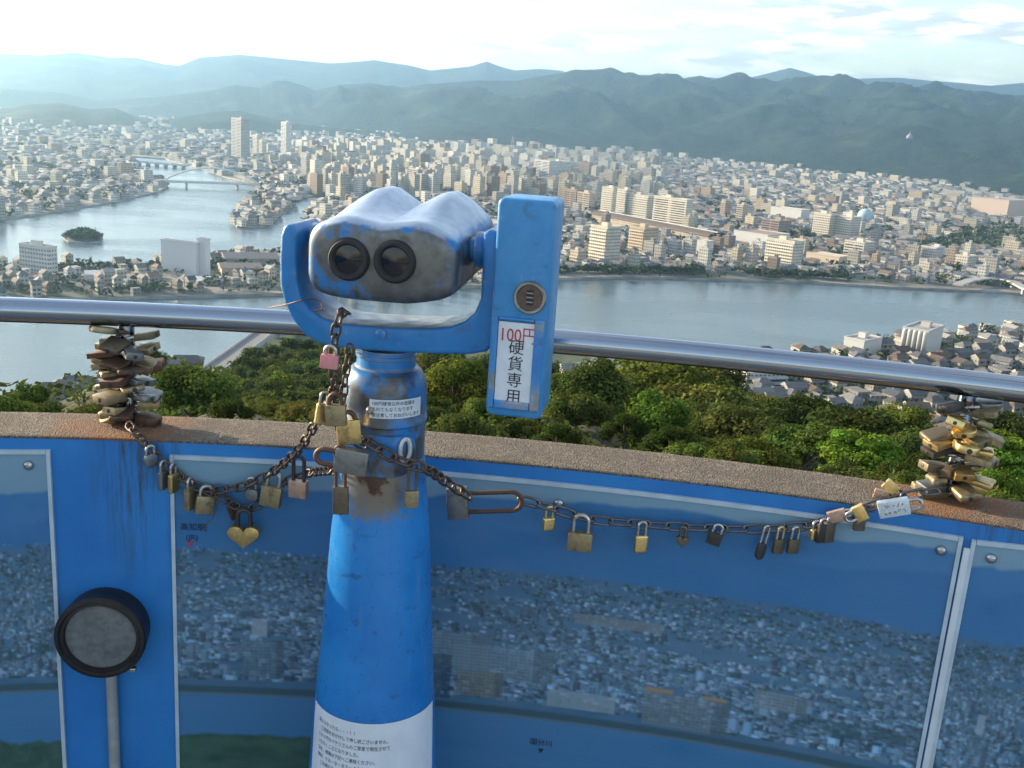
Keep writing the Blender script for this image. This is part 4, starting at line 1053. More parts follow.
# printed panorama panels -----------------------------------------
def pano(W, H, seed, x0f, hz_tab, water_l):
    """a faded, shade-tinted printed view of the town: rows from the top; returns (H,W,3)"""
    r = np.random.default_rng(seed); X, Y = np.meshgrid(np.linspace(0, 1, W), np.linspace(0, .75, H)); xs = X * x0f
    im = np.zeros((H, W, 3)); sky_ = np.array([.20, .33, .43]); m1 = np.array([.044, .165, .36]); m2 = np.array([.037, .15, .34])  # blue tint: fading, with shade and plexi reflection put into the print
    im[:] = sky_ * (1 - .15 * (Y / .1)[..., None].clip(0, 1))
    mt = np.interp(X, *hz_tab) + (fbm(xs * 9, xs * 0, 5, seed) - .5) * .035
    k = np.clip((Y - mt) / .006, 0, 1)[..., None]; im = im * (1 - k) + k * (m1 + (fbm(xs * 8, Y * 14, 5, seed + 2)[..., None] - .5) * .05)
    mt2 = mt + .05 + (fbm(xs * 5 + 9, xs * 0, 5, seed + 4) - .5) * .05
    k = np.clip((Y - mt2) / .008, 0, 1)[..., None]; im = im * (1 - k) + k * (m2 + (fbm(xs * 11, Y * 16, 5, seed + 5)[..., None] - .5) * .04)
    city = .175 + (fbm(xs * 6, xs * 0 + 4, 3, seed + 6) - .5) * .02
    bank = .458 + .0 * xs; k = np.clip((Y - city) / .012, 0, 1)[..., None]
    base = np.array([.06, .14, .235]) + (fbm(xs * 26, Y * 60, 3, seed + 7)[..., None] - .5) * .05; im = im * (1 - k) + base * k
    n = int(15000 * x0f); ys = .18 + (.447 - .18) * r.uniform(0, 1, n) ** 1.0; order = np.argsort(ys); cx = r.uniform(0, 1, n)
    fld = fbm(cx * x0f * 7, ys * 34, 3, seed + 31); fld2 = fbm(cx * x0f * 22, ys * 70, 2, seed + 33)
    for i in order:
        if fld2[i] < .34: continue
        y = ys[i]; f = (y - .13) / .29; hpx = (.0016 + .0068 * f * r.uniform(.3, 1.3)) * (2.6 if r.random() < .04 else 1); wd = (.0018 + .0085 * f * r.uniform(.4, 1.6)) / x0f
        a, b = int((cx[i] - wd / 2) * W), max(int((cx[i] - wd / 2) * W) + 1, int((cx[i] + wd / 2) * W)); u, v_ = int((y - hpx) / .75 * H), max(int(y / .75 * H), int((y - hpx) / .75 * H) + 1)
        L = r.choice([.45, .85, 1.15, 1.7, 2.5], p=[.22, .24, .28, .17, .09]); L *= .62 + .8 * fld[i]; co = np.array([.105, .19, .27]) * L * (1 - .25 * (1 - f)); co = co * np.array([1 + r.uniform(-.15, .3), 1, 1 + r.uniform(-.1, .1)])
        im[max(u, 0):v_, max(a, 0):b] = co; im[max(u, 0):v_, max(b - max(1, (b - a) // 3), 0):b] *= .62
        if r.random() < .08: im[v_ - 1:v_ + 2, max(a - 2, 0):b + 3] = np.array([.03, .07, .06])
    for (fx, y, w_, h_, co, st) in ((a_, .18 + (b_ - .17) * 1.28, c_ * 1.15, d_ * 1.25, e_, f_) for a_, b_, c_, d_, e_, f_ in ((.10, .30, .035, .035, (.03, .06, .09), 0), (.115, .305, .018, .03, (.3, .36, .42), 0), (.12, .372, .05, .062, (.10, .17, .22), 1), (.36, .33, .13, .055, (.17, .25, .29), 1), (.45, .345, .12, .055, (.17, .25, .30), 1), (.345, .385, .06, .075, (.045, .10, .15), 1), (.42, .375, .055, .042, (.19, .20, .16), 1), (.56, .378, .08, .028, (.24, .32, .36), 0), (.70, .386, .10, .055, (.16, .21, .24), 1), (.82, .33, .06, .03, (.2, .25, .28), 1), (.90, .35, .14, .022, (.03, .075, .09), 0), (.60, .24, .10, .016, (.17, .19, .20), 0))):
        a, b = int((fx - w_ / 2 / x0f) * W), int((fx + w_ / 2 / x0f) * W); u, v_ = int((y - h_) / .75 * H), int(y / .75 * H)
        bl = im[u:v_, a:b].copy(); im[u:v_, a:b] = co
        if st: im[u:v_:4, a:b] = np.array(co) * .6; im[u:v_, a:b:5] *= .8; im[u:v_, b - (b - a) // 5:b] *= .6
        if co[1] < .08 or h_ < .02:
            mk_ = np.clip((fbm(xs[u:v_, a:b] * 60, Y[u:v_, a:b] * 90, 3, seed + 40) - .38) * 8, 0, 1)[..., None]; im[u:v_, a:b] = bl * (1 - mk_) + im[u:v_, a:b] * mk_
        im[u:v_, a:b] = .3 * bl + .7 * im[u:v_, a:b]
        if st and abs(fx - .70) < .01: im[u - 5:u, a:a + (b - a) // 3] = (.30, .20, .10); im[u - 4:u, b - (b - a) // 3:b - 5] = (.30, .20, .10)
    k = np.clip((Y - bank) / .003, 0, 1)[..., None]; im = im * (1 - k) + np.array([.04, .085, .11]) * k
    k = np.clip((Y - bank - .014) / .003, 0, 1)[..., None]; im = im * (1 - k) + np.array([.10, .15, .17]) * k
    k = np.clip((Y - bank - .019) / .003, 0, 1)[..., None]
    wtr = np.array([.052, .175, .35]) + (fbm(xs * 4, Y * 40, 3, seed + 8)[..., None] - .5) * .02
    for fx, w_ in ((.345, .06), (.70, .1)): wtr = wtr - .045 * (np.clip(1 - abs(X - fx) * x0f / w_ * 2, 0, 1) * np.clip(1 - (Y - bank) / .07, 0, 1))[..., None]
    im = im * (1 - k) + wtr * k
    gl = .560 + water_l + .10 * np.clip(X - .2, 0, 1) * 6 * (water_l == 0) + (fbm(xs * 20, xs * 0 + 2, 4, seed + 9) - .5) * .03
    k = np.clip((Y - gl) / .006, 0, 1)[..., None]; im = im * (1 - k) + (np.array([.04, .09, .055]) * (.5 + fbm(xs * 40, Y * 55, 4, seed + 10))[..., None]) * k
    b = im.copy()
    for ax in (0, 1): b = (np.roll(b, 1, ax) + 2 * b + np.roll(b, -1, ax)) / 4
    b[0], b[-1], b[:, 0], b[:, -1] = im[1], im[-2], im[:, 1], im[:, -2]
    b = b * .90 + np.array([.10, .22, .33]) * .10 + .02 * np.exp(-((Y - .31) / .10) ** 2)[..., None] * np.array([1, 1.3, 1.4])
    return np.clip(b, .004, .8)
t = NT('printed_panorama'); at = t.n('ShaderNodeAttribute', _attribute_name='Col').outputs['Color']
t.set(Base_Color=at, Roughness=.22, IOR=1.35); t.b.inputs['Coat Weight'].default_value = 0; M_PRINT = t.m
M_WHITEFRAME = simple('white_edge', (.42, .50, .56), .5, 0, .12, 20)
M_INK = simple('black_ink', (.012, .012, .016), .6, 0, .05)
M_RED = simple('red_ink', (.45, .03, .03), .6, 0, .05)
M_CHROME = simple('bolt_steel', (.45, .45, .45), .3, 1, .1)

def panel(label, tl, tr, zb, seed, x0f, hz_tab, wl, bolts, off=.004):
    (tha, za), (thb, zb_) = wp(*tl, off), wp(*tr, off)
    L = (thb - tha) * WR; W = int(L / .0017); H = int(.75 / .0017)
    root = empty('panorama_panel', wc((tha + thb) / 2, WR - off, zb), 0, label, 'information panel', 'printed panorama panels on the wall'); o = ORIG(root)
    im = pano(W, H, seed, x0f, hz_tab, wl)
    ths = np.linspace(tha, thb, W); rows = np.linspace(0, .75, H)
    T_, R_ = np.meshgrid(ths, rows, indexing='ij'); top = za + (zb_ - za) * (T_ - tha) / (thb - tha)
    V = np.stack([WCX + (WR - off) * np.sin(T_), WCY + (WR - off) * np.cos(T_), top - R_], -1) - o
    grid_mesh('print', V.reshape(-1, 3), W, H, M_PRINT, root, True, im.transpose(1, 0, 2).reshape(-1, 3))
    # thin pale edge frame
    fw = .0055
    def strip(name, pts):
        g = MB()
        for i in range(len(pts) - 1):
            (t0, z0, z0b), (t1, z1, z1b) = pts[i], pts[i + 1]
            A, B, C, D = wc(t0, WR - off - .003, z0), wc(t1, WR - off - .003, z1), wc(t1, WR - off - .003, z1b), wc(t0, WR - off - .003, z0b)
            A2, B2 = wc(t0, WR - .0, z0), wc(t1, WR - .0, z1)
            g.face([D, C, B, A]); g.face([A, B, B2, A2])
            if i == 0: g.face([A, A2, wc(t0, WR, z0b), D])
            if i == len(pts) - 2: g.face([C, wc(t1, WR, z1b), B2, B])
        g.build(name, M_WHITEFRAME, root)
    zt = lambda th: za + (zb_ - za) * (th - tha) / (thb - tha)
    d = fw / WR
    strip('top_edge', [(th, zt(th) + .002, zt(th) - fw) for th in np.linspace(tha + d, thb - d, 40)])
    strip('side_edge', [(tha - .0005, zt(tha) + .002, zt(tha) - .75), (tha + d - .0002, zt(tha) + .002, zt(tha) - .75)])
    strip('side_edge', [(thb - d + .0002, zt(thb) + .002, zt(thb) - .75), (thb + .0005, zt(thb) + .002, zt(thb) - .75)])
    for b in bolts:
        th, z = wp(*b, off); P = Vector(wc(th, WR - off - .001, z)); T = Matrix.Translation(P) @ Matrix.Rotation(-th, 4, 'Z') @ Matrix.Rotation(rad(90), 4, 'X')
        V, F = lathe_geo([(.0085, 0), (.0085, .003), (.006, .006), (.0028, .0068), (.0026, .004)], 18); g = MB(); g.add(V, F, T=T); soften(g.build('bolt', M_CHROME, root))
    return root, off
def on_wall(px, py, off):
    th, z = wp(px, py, off); return Matrix.Translation(Vector(wc(th, WR - off, z))) @ Matrix.Rotation(-th, 4, 'Z') @ Matrix.Rotation(rad(90), 4, 'X')
# the panel on the left runs out of the frame
panel('printed panorama panel cut by the left picture edge, left of the round lamp', (-420, 462), (49, 451), .2, 5, 1.0, ([0, .5, 1], [.09, .08, .075]), 0.02, [(29, 465)])
rp, of = panel('largest printed panorama panel, behind the telescope post, with town and river', (171, 456), (962, 538), .2, 9, 1.0, ([0, .1, .3, .45, .6, .75, .88, .93, 1], [.05, .045, .05, .03, .025, .03, .035, .025, .03]), 0.0, [(559, 503), (941, 550)])
for s_, px, py, sz, mt in (('高知駅', 193, 530, .0155, M_INK), ('(JR)', 192, 540, .0150, M_INK), ('▼', 190.5, 547, .0135, M_RED), ('国分川', 541, 745, .0145, M_INK), ('▼', 540.5, 753, .0125, M_INK)):
    V, F = text_geo(s_, sz); g = MB(); g.add(V, F, T=on_wall(px, py, of + .0012)); g.build('place_name', mt, rp)
panel('printed panorama panel cut by the right picture edge, right of the white strip', (973, 541), (1420, 600), .2, 14, 1.0, ([0, .2, .5, 1], [.04, .03, .03, .035]), 0.05, [(991, 558)])
# white strip between two panels
(t0, z0), (t1, z1) = wp(963.5, 547, .002), wp(971.5, 548, .002)
g = MB(); V, F = rbox_geo((t1 - t0) * WR, .006, .74, .0015); th = (t0 + t1) / 2
g.add(V, F, T=Matrix.Translation(Vector(wc(th, WR - .0035, z0 - .37))) @ Matrix.Rotation(-th, 4, 'Z'))
tag(soften(g.build('joint_strip', simple('white_strip', (.55, .6, .64), .5, 0, .08, 10))), 'narrow white vertical strip between two panorama panels at the right', 'strip')

# round lamp on the wall and its conduit --------------------------
M_BLACKM = simple('black_metal', (.022, .021, .022), .42, .3, .3, 25)
C = wxyz(102, 635, .04); th, z = wp(102, 635, .04); r = 40 / FOC * np.linalg.norm(C - EYE)
root = empty('wall_lamp', wc(th, WR, z), 0, 'round black floodlight with a grey glass face on the blue wall', 'lamp')
T = Matrix.Translation(Vector(wc(th, WR, z))) @ Matrix.Rotation(-th, 4, 'Z') @ Matrix.Rotation(rad(90), 4, 'X')
V, F = lathe_geo([(r * .95, .002), (r * .95, .02), (r * .93, .036)], 48); g = MB(); g.add(V, F, T=T); soften(g.build('housing', M_BLACKM, root))
V, F = lathe_geo([(r * .955, .0345), (r * 1.0, .038), (r * 1.0, .052), (r * .97, .056), (r * .90, .057), (r * .87, .053), (r * .80, .054), (r * .77, .046)], 56, False); g = MB(); g.add(V, F, T=T); soften(g.build('rim', M_BLACKM, root), 30)
t = NT('lamp_glass'); t.set(Base_Color=t.mix(t.ramp(t.noise(60, 4, .6, t.pos()), .3, .7), (.10, .11, .115), (.16, .165, .16)), Roughness=.25); M_LG = t.m
V, F = lathe_geo([(r * .775, .0465), (r * .5, .049), (r * .25, .0505), (.0005, .051)], 48, False); g = MB(); g.add(V, F, T=T); soften(g.build('glass', M_LG, root))
V, F = rbox_geo(.012, .008, .012, .002); g = MB(); g.add(V, F, T=T @ Matrix.Translation((r * .62, -r * .93, .03))); g.build('clip', M_CHROME, root)
pts = [wxyz(112, 676, .012), ]; thc = wp(112, 690, .012)[0]
g = MB(); V, F = tube_geo([wc(thc, WR - .012, z_) for z_ in (wp(112, 672, .012)[1], .7, .45, .2, .05)], .0105, 12); g.add(V, F)
tag(soften(g.build('cable_conduit', simple('conduit', (.30, .31, .30), .55, 0, .15, 20))), 'grey vertical cable conduit below the round lamp', 'conduit')
# ------------------------------------------------------------------ coin telescope
YP = 1.55
PX0 = ony(384, 430, YP); AX, AY = PX0[0], PX0[1]
def zrow(py): return ony(384 - (py - 430) * .025, py, AY)[2]
def rrow(hw, py=400):
    P = ony(384 - (min(py, 780) - 430) * .025, min(py, 780), AY); return hw / FOC * float((P - EYE) @ _f)
tele = empty('coin_telescope', (AX, AY, 0), 0, 'worn blue coin-operated binocular telescope on a tapered post', 'telescope')

def worn_blue(name, wear_lo, wear_hi, top=0.0, metal=(.42, .41, .38), seed=0., base=(.012, .145, .41), base2=(.025, .20, .48), toplo=.35, nscale=9, skymetal=None, edge=0):
    t = NT(name); p = t.pos(); ge = t.n('ShaderNodeNewGeometry'); sp = t.n('ShaderNodeSeparateXYZ'); t.l(ge.outputs['Normal'], sp.inputs[0])
    vv = t.n('ShaderNodeVectorMath', _operation='ADD'); t.l(p, vv.inputs[0]); vv.inputs[1].default_value = (seed, seed, seed)
    n1 = t.noise(nscale, 6, .68, vv.outputs[0]); n2 = t.noise(45, 4, .6, vv.outputs[0])
    w_ = t.ramp(t.math('ADD', t.math('MULTIPLY', n1, .8), t.math('MULTIPLY', n2, .2)), wear_lo, wear_hi)
    if top: w_ = t.math('MAXIMUM', w_, t.math('MULTIPLY', t.ramp(t.math('ADD', sp.outputs[2], t.math('MULTIPLY', t.math('SUBTRACT', n1, .5), .5)), toplo, toplo + .3), top))
    if edge:
        bv = t.n('ShaderNodeBevel', _samples=4, Radius=.006); dp = t.n('ShaderNodeVectorMath', _operation='DOT_PRODUCT'); t.l(bv.outputs[0], dp.inputs[0]); t.l(ge.outputs['Normal'], dp.inputs[1])
        ew = t.ramp(t.math('ADD', dp.outputs['Value'], t.math('MULTIPLY', t.math('SUBTRACT', n2, .5), .35)), .84, .97, 1, 0); w_ = t.math('MAXIMUM', w_, t.math('MULTIPLY', ew, edge))
    pc = t.mix(t.ramp(n1, .3, .7), base, base2)
    pc = t.mix(t.math('MULTIPLY', t.ramp(n2, .58, .72), .35), pc, (.05, .07, .09))
    mc = t.mix(t.ramp(n2, .3, .7), metal, tuple(k * .6 for k in metal))
    if skymetal: mc = t.mix(t.ramp(t.math('ADD', sp.outputs[2], t.math('MULTIPLY', n1, .3)), toplo + .1, toplo + .35), mc, t.mix(t.ramp(n2, .35, .7), skymetal, tuple(k * .9 for k in skymetal)))  # upward bare metal is worn; its paler blue is a painted sky reflection
    t.set(Base_Color=t.mix(w_, pc, mc), Metallic=t.math('MULTIPLY', w_, .7), Roughness=t.ramp(n2, .3, .7, .30, .44))
    t.bump(t.noise(120, 3, .6, p), .12, .001)
    return t.m
M_TPOST = worn_blue('telescope_paint', .62, .75, seed=3)
M_TCAP = worn_blue('collar_paint', .42, .54, seed=1.3, metal=(.14, .145, .15))
M_TBODY = worn_blue('housing_paint', .43, .50, 1.0, (.19, .195, .195), seed=.4, toplo=.45, skymetal=(.42, .50, .60))
M_TYOKE = worn_blue('yoke_paint', .66, .76, .8, (.45, .43, .40), seed=2.2, toplo=.7, edge=.75)
M_TBOX = worn_blue('coin_box_paint', .66, .76, seed=5.1, edge=.8, base=(.025, .19, .44), base2=(.05, .25, .50))
# rust at the chain height on the post
t = NT('post_paint'); p = t.pos()
n1 = t.noise(8, 6, .68, p); n2 = t.noise(55, 4, .65, p)
pc = t.mix(t.ramp(n1, .3, .7), (.010, .145, .43), (.018, .20, .52)); pc = t.mix(t.math('MULTIPLY', t.ramp(n2, .6, .7), .5), pc, (.02, .06, .16))
mpp = t.n('ShaderNodeMapping'); t.l(p, mpp.inputs['Vector']); mpp.inputs['Scale'].default_value = (9, 9, 30)
pc = t.mix(t.math('MULTIPLY', t.ramp(t.noise(1.0, 5, .7, mpp.outputs[0]), .60, .68), .55), pc, (.02, .045, .10)); mpq = t.n('ShaderNodeMapping'); t.l(p, mpq.inputs['Vector']); mpq.inputs['Scale'].default_value = (45, 45, 3)
pc = t.mix(t.math('MULTIPLY', t.ramp(t.noise(1.0, 4, .7, mpq.outputs[0]), .58, .72), .45), pc, (.07, .22, .42))
RC = ony(374, 482, AY - .065)
vd = t.n('ShaderNodeVectorMath', _operation='SUBTRACT'); t.l(p, vd.inputs[0]); vd.inputs[1].default_value = tuple(RC)
vs = t.n('ShaderNodeVectorMath', _operation='MULTIPLY'); t.l(vd.outputs[0], vs.inputs[0]); vs.inputs[1].default_value = (15, 6, 16)
ln = t.n('ShaderNodeVectorMath', _operation='LENGTH'); t.l(vs.outputs[0], ln.inputs[0])
q = t.math('ADD', ln.outputs['Value'], t.math('MULTIPLY', t.math('SUBTRACT', t.noise(22, 5, .7, p), .5), 1.4))
bare = t.ramp(q, .65, 1.15, 1, 0); rust = t.ramp(q, .30, .44, 1, 0)
c = t.mix(bare, pc, (.15, .145, .125)); c = t.mix(t.math('MULTIPLY', t.ramp(q, .3, .9, 1, 0), .35), c, (.20, .11, .055)); c = t.mix(rust, c, (.045, .015, .008))
t.set(Base_Color=c, Roughness=t.ramp(n2, .3, .7, .26, .45)); t.bump(t.math('ADD', t.noise(25, 3, .6, p), t.math('MULTIPLY', bare, -.5)), .25, .002); M_POSTP = t.m
M_RUBBER = simple('black_rubber', (.02, .02, .021), .7, 0, .3, 60)
M_LENS = NT('lens_glass').set(Base_Color=(.01, .011, .014), Roughness=.06, IOR=1.6).m
M_PAPER = simple('white_paper', (.62, .66, .70), .55, 0, .07, 14)
M_STICK = simple('white_sticker', (.60, .64, .68), .5, 0, .08, 30)
M_GREYM = simple('grey_metal', (.30, .29, .27), .4, .8, .3, 60)

def lathe_part(name, rows, mat, parent=tele, n=64, smooth=40):
    V, F = lathe_geo([(rrow(hw, y), zrow(y) if y < 790 else z) for y, hw, z in [(r + (None,))[:3] for r in rows]][::-1], n); g = MB(); g.add([(x + AX, y + AY, z) for x, y, z in V], F)
    return soften(g.build(name, mat, parent), smooth)
lathe_part('post', [(452, 41), (454, 41.5), (490, 45), (530, 49), (600, 53), (650, 56), (700, 59.5), (768, 63), (800, 72, .02), (800, 72, 0.0)], M_POSTP)
lathe_part('foot_flange', [(800, 105, .02), (800, 110, .012), (800, 110, .001)], M_POSTP)
lathe_part('collar', [(365.5, 31), (366, 33.5), (370, 37), (376, 40), (383, 41.4), (400, 41.6), (411, 41.4), (412.5, 42.6), (416.5, 42.6), (418, 41), (440, 41), (452.2, 41)], M_TCAP)
neck = lathe_part('neck', [(347, 29.5), (351, 29.5), (352, 30.5), (355, 30.5), (356, 29.5), (364, 29.5), (365.6, 31.5)], M_TYOKE)

# sheets wrapped round the post: (u along the surface from the camera side, v down)
CAMA = math.atan2(EYE[1] - AY, EYE[0] - AX)
def wrapT(V, a0, zc, rfun, lift):
    out = []
    for x, y, z in V:
        zz = zc + y; r = rfun(zz) + lift; a = a0 + x / r; out.append((AX + r * math.cos(a), AY + r * math.sin(a), zz))
    return out
def rpost(z):
    zs = [zrow(y) for y in (768, 700, 600, 530, 490, 454)]; rs = [rrow(h, y_) for h, y_ in ((63, 768), (59.5, 700), (53, 600), (49, 530), (45, 490), (41.5, 454))]
    return float(np.interp(z, zs, rs)) if z >= zs[0] else rs[0] + (zs[0] - z) * (rrow(72, 800) - rs[0]) / zs[0]
rcol = lambda z: rrow(41.7)
def wrapped_sheet(name, w_, h, a0, zc, rfun, mat, lift, parent, curl=0):
    nu, nv = 36, 14; V = [((i / (nu - 1) - .5) * w_, (j / (nv - 1) - .5) * h, 0) for i in range(nu) for j in range(nv)]
    V = np.array(wrapT(V, a0, zc, rfun, lift)); return grid_mesh(name, V - ORIG(parent), nu, nv, mat, parent)
def wrapped_text(name, s, size, x, y, a0, zc, rfun, mat, lift, parent, align='LEFT', squeeze=1):
    V, F = text_geo(s, size, align); V = [(a * squeeze + x, b + y, 0) for a, b, _ in V]
    g = MB(); g.add(wrapT(V, a0, zc, rfun, lift), F); g.build(name, mat, parent)
# notice sheet near the foot
zc_ = zrow(690) - .105; rn = rrow(62, 768)
aN = CAMA - .02
sheet = wrapped_sheet('notice_sheet', 2.35 * rn * 1.02, .21, aN, zc_, rpost, M_PAPER, .0012, tele)
M_CLEAR = simple('tape_edge', (.25, .38, .52), .3, 0, .3, 40)
for k, s_ in enumerate(('見えなかったら・・・！！', '　ご迷惑をおかけして申し訳ございません。', '１００円カイケツさんのご厚意で現在させて', 'いただくことになりました。', 'なお、機器は下記へご連絡ください。', '連絡：０８－８－８３－４０３０', '　ご利用の方はお電話ください。')):
    wrapped_text('notice_line', s_, .0082, -rn * .98, .105 - .022 - k * .0122, aN, zc_, rpost, M_INK, .0024, tele, squeeze=.83)
# small label on the collar
aC = CAMA + .30; zc2 = zrow(397.5)
wrapped_sheet('instruction_label', .0875, .0295, aC, zc2, rcol, M_STICK, .0012, tele)
for k, s_ in enumerate(('100円硬貨以外の金属を', '入れてもなくなります', '御注意しておねがいします')):
    wrapped_text('instruction_line', s_, .0072, -.0405, .0066 - k * .0092, aC, zc2, rcol, M_INK, .002, tele, squeeze=.93)
# hatch with its cam lock
V, F = [], []
nu = 40; ou = []
for k in range(nu):
    a = 2 * math.pi * k / nu; c_, s_ = math.cos(a), math.sin(a); ou.append((math.copysign(abs(c_) ** .6, c_) * .058, math.copysign(abs(s_) ** .7, s_) * .034))
aH = CAMA - .02; zH = zrow(443)
rings = [(1.0, .0005), (.985, .0045), (.95, .006)]
V = []; 
for sc_, li in rings: V += wrapT([(x * sc_, y * sc_, 0) for x, y in ou], aH, zH, lambda z: rrow(41.3), li)
V += wrapT([(x * .5, y * .5, 0) for x, y in ou], aH, zH, lambda z: rrow(41.3), .0062) + wrapT([(0, 0, 0)], aH, zH, lambda z: rrow(41.3), .0062)
F = [(i * nu + j, i * nu + (j + 1) % nu, (i + 1) * nu + (j + 1) % nu, (i + 1) * nu + j) for i in range(3) for j in range(nu)] + [(3 * nu + j, 3 * nu + (j + 1) % nu, 4 * nu) for j in range(nu)]
g = MB(); g.add(V, F); hatch = soften(g.build('hatch', M_TCAP, tele), 50)
pts = wrapT([(math.cos(2 * math.pi * k / 24) * .0085 + .036, math.sin(2 * math.pi * k / 24) * .0175 + .011, 0) for k in range(24)], aH, zH, lambda z: rrow(41.3), .008)
V, F = tube_geo(pts, .0036, 8, closed=True); g = MB(); g.add(V, F); soften(g.build('lock_ring', simple('pale_metal', (.62, .62, .60), .4, .5, .1), hatch))
for px, py, r_ in ((370, 410, .006), (336, 388, .005)):
    q = ony(px, py, AY - rrow(41)); V, F = lathe_geo([(r_, -.004), (r_, .004), (r_ * .6, .0065), (.0004, .0066)], 14)
    g = MB(); g.add(V, F, T=Matrix.Translation(Vector(q)) @ Matrix.Rotation(rad(90), 4, 'X')); soften(g.build('screw', M_GREYM, tele))

# head frame: x to its right, y away, z up, turned about the post
YAW = rad(-9.0); O = ony(387, 340, AY); O = np.array([AX, AY, O[2]])
HX = np.array([math.cos(YAW), math.sin(YAW), 0]); HY = np.array([-math.sin(YAW), math.cos(YAW), 0])
HM4 = Matrix(((HX[0], HY[0], 0, O[0]), (HX[1], HY[1], 0, O[1]), (0, 0, 1, O[2]), (0, 0, 0, 1)))
def hl(px, py, yl):
    d = ray(px, py); k = (yl - (EYE - O) @ HY) / (d @ HY); P = EYE + d * k - O
    return P @ HX, P[2]
# yoke ------------------------------------------------------------
outer = [(280, 236), (279, 260), (279.5, 285), (284, 303), (292, 320), (303, 334), (317, 343), (335, 348), (360, 350.5), (400, 353), (440, 354.5), (470, 355), (486, 352), (497, 342), (501, 325), (501, 300), (501, 270), (500, 240), (497, 231), (490, 229), (483, 233)]
inner = [(482, 258), (481.5, 280), (480, 299), (474, 313), (464, 322), (450, 327), (430, 328.5), (400, 328), (365, 326), (340, 323.5), (322, 318), (309, 309), (301, 297), (297, 280), (296, 258), (296, 236)]
arcL = [(294.5, 229), (291, 224.5), (287, 224), (283, 227)]
ol = [hl(x, y, -.055) for x, y in outer + inner + arcL]
V, F = prism_geo(ol, -.055, .055, .006, 3); g = MB(); g.add(V, F, T=HM4); yoke = soften(g.build('yoke', M_TYOKE, tele), 35)
q = hl(381, 334, -.055); V, F = lathe_geo([(.008, 0), (.008, .003), (.005, .005), (.0004, .0052)], 16)
g = MB(); g.add(V, F, T=HM4 @ Matrix.Translation((q[0], -.0548, q[1])) @ Matrix.Rotation(rad(90), 4, 'X')); soften(g.build('bolt', M_TYOKE, yoke))

# binocular housing -----------------------------------------------
yr = -.105
xl, _ = hl(304.5, 260, yr); xr, _ = hl(456, 260, yr); _, zt = hl(380, 219, yr); _, zb = hl(380, 304, yr)
hw = (xr - xl) / 2; xc = (xl + xr) / 2; L = .265; NS = 72
def section(s):
    """s 0..1 from eyepiece face to objective end -> ring of (x,z)"""
    e0 = max(0, 1 - s / .07); e1 = max(0, (s - .90) / .10)
    ins = .020 * (1 - math.sqrt(max(0, 1 - e0 * e0))) + .030 * (1 - math.sqrt(max(0, 1 - min(1, e1) ** 2)))
    k = min(1, max(0, (s - .12) / .62)); k = k * k * (3 - 2 * k)
    w_ = hw * (1 + .05 * k) - ins; top, bot = zt - ins + .030 * k, zb + ins + .012 * k
    out = []
    for i in range(NS):
        a = 2 * math.pi * i / NS; c_, s_ = math.cos(a), math.sin(a); nx, nz_ = 2 / 4.6, 2 / (5.0 if s_ < 0 else 3.6)
        x = math.copysign(abs(c_) ** nx, c_); z = math.copysign(abs(s_) ** nz_, s_)
        zz = (top + bot) / 2 + z * (top - bot) / 2
        if s_ > 0:
            lob = abs(math.cos(x * math.pi * .98 / 1.0))          # two humps with a valley between
            lob = 1 - abs(math.sin((abs(x) - .46) * 1.75)) ** 1.6
            zz -= (1 - max(0, lob)) * (.012 + .034 * k) * max(0, z) ** 1.5
        if s_ < -.2 and x > .3: zz += .014 * (x - .3) * (-s_) * 1.2
        out.append((xc + x * w_ + .0 * k, zz))
    return out
S = [0, .004, .015, .035, .06, .1, .17, .25, .34, .43, .52, .61, .7, .78, .85, .9, .93, .96, .98, .995, 1.0]
V = []; F = []
for s_ in S:
    for x, z in section(s_): V.append((x, yr + s_ * L, z))
m_ = len(S)
for i in range(m_ - 1):
    for j in range(NS): F.append((i * NS + j, i * NS + (j + 1) % NS, (i + 1) * NS + (j + 1) % NS, (i + 1) * NS + j))
F.append(tuple(range(NS - 1, -1, -1))); F.append(tuple((m_ - 1) * NS + j for j in range(NS)))
F = [tuple(reversed(f)) for f in F]
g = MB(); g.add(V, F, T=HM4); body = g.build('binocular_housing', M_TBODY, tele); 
bm = bmesh.new(); bm.from_mesh(body.data); bmesh.ops.recalc_face_normals(bm, faces=bm.faces[:]); bm.to_mesh(body.data); bm.free(); soften(body, 50)
# face plate seam line and eyepieces
for px, py in ((346.5, 260), (393, 262.5)):
    x, z = hl(px, py, yr - .01); rE = 20.6 / FOC * 1.46
    T = HM4 @ Matrix.Translation((x, yr + .004, z)) @ Matrix.Rotation(rad(90), 4, 'X')
    V, F = lathe_geo([(rE * 1.06, 0), (rE * 1.06, .006), (rE * 1.0, .009), (rE * .98, .0105), (rE * .93, .012), (rE * .80, .012), (rE * .74, .010), (rE * .68, .006)], 40, False)
    g = MB(); g.add(V, F, T=T); ey = soften(g.build('eyepiece', M_RUBBER, tele), 40)
    V, F = lathe_geo([(rE * .70, .0065), (rE * .4, .008), (.0004, .009)], 32, False); g = MB(); g.add(V, F, T=T); soften(g.build('lens', M_LENS, ey))
# objective windows at the far end
for sx in (-.46, .46):
    T = HM4 @ Matrix.Translation((xc + sx * hw, yr + L - .004, (zt + zb) / 2 + .012)) @ Matrix.Rotation(rad(-90), 4, 'X')
    V, F = lathe_geo([(.040, 0), (.040, .010), (.034, .012), (.033, .006), (.0004, .006)], 32); g = MB(); g.add(V, F, T=T); soften(g.build('objective', M_LENS, tele))
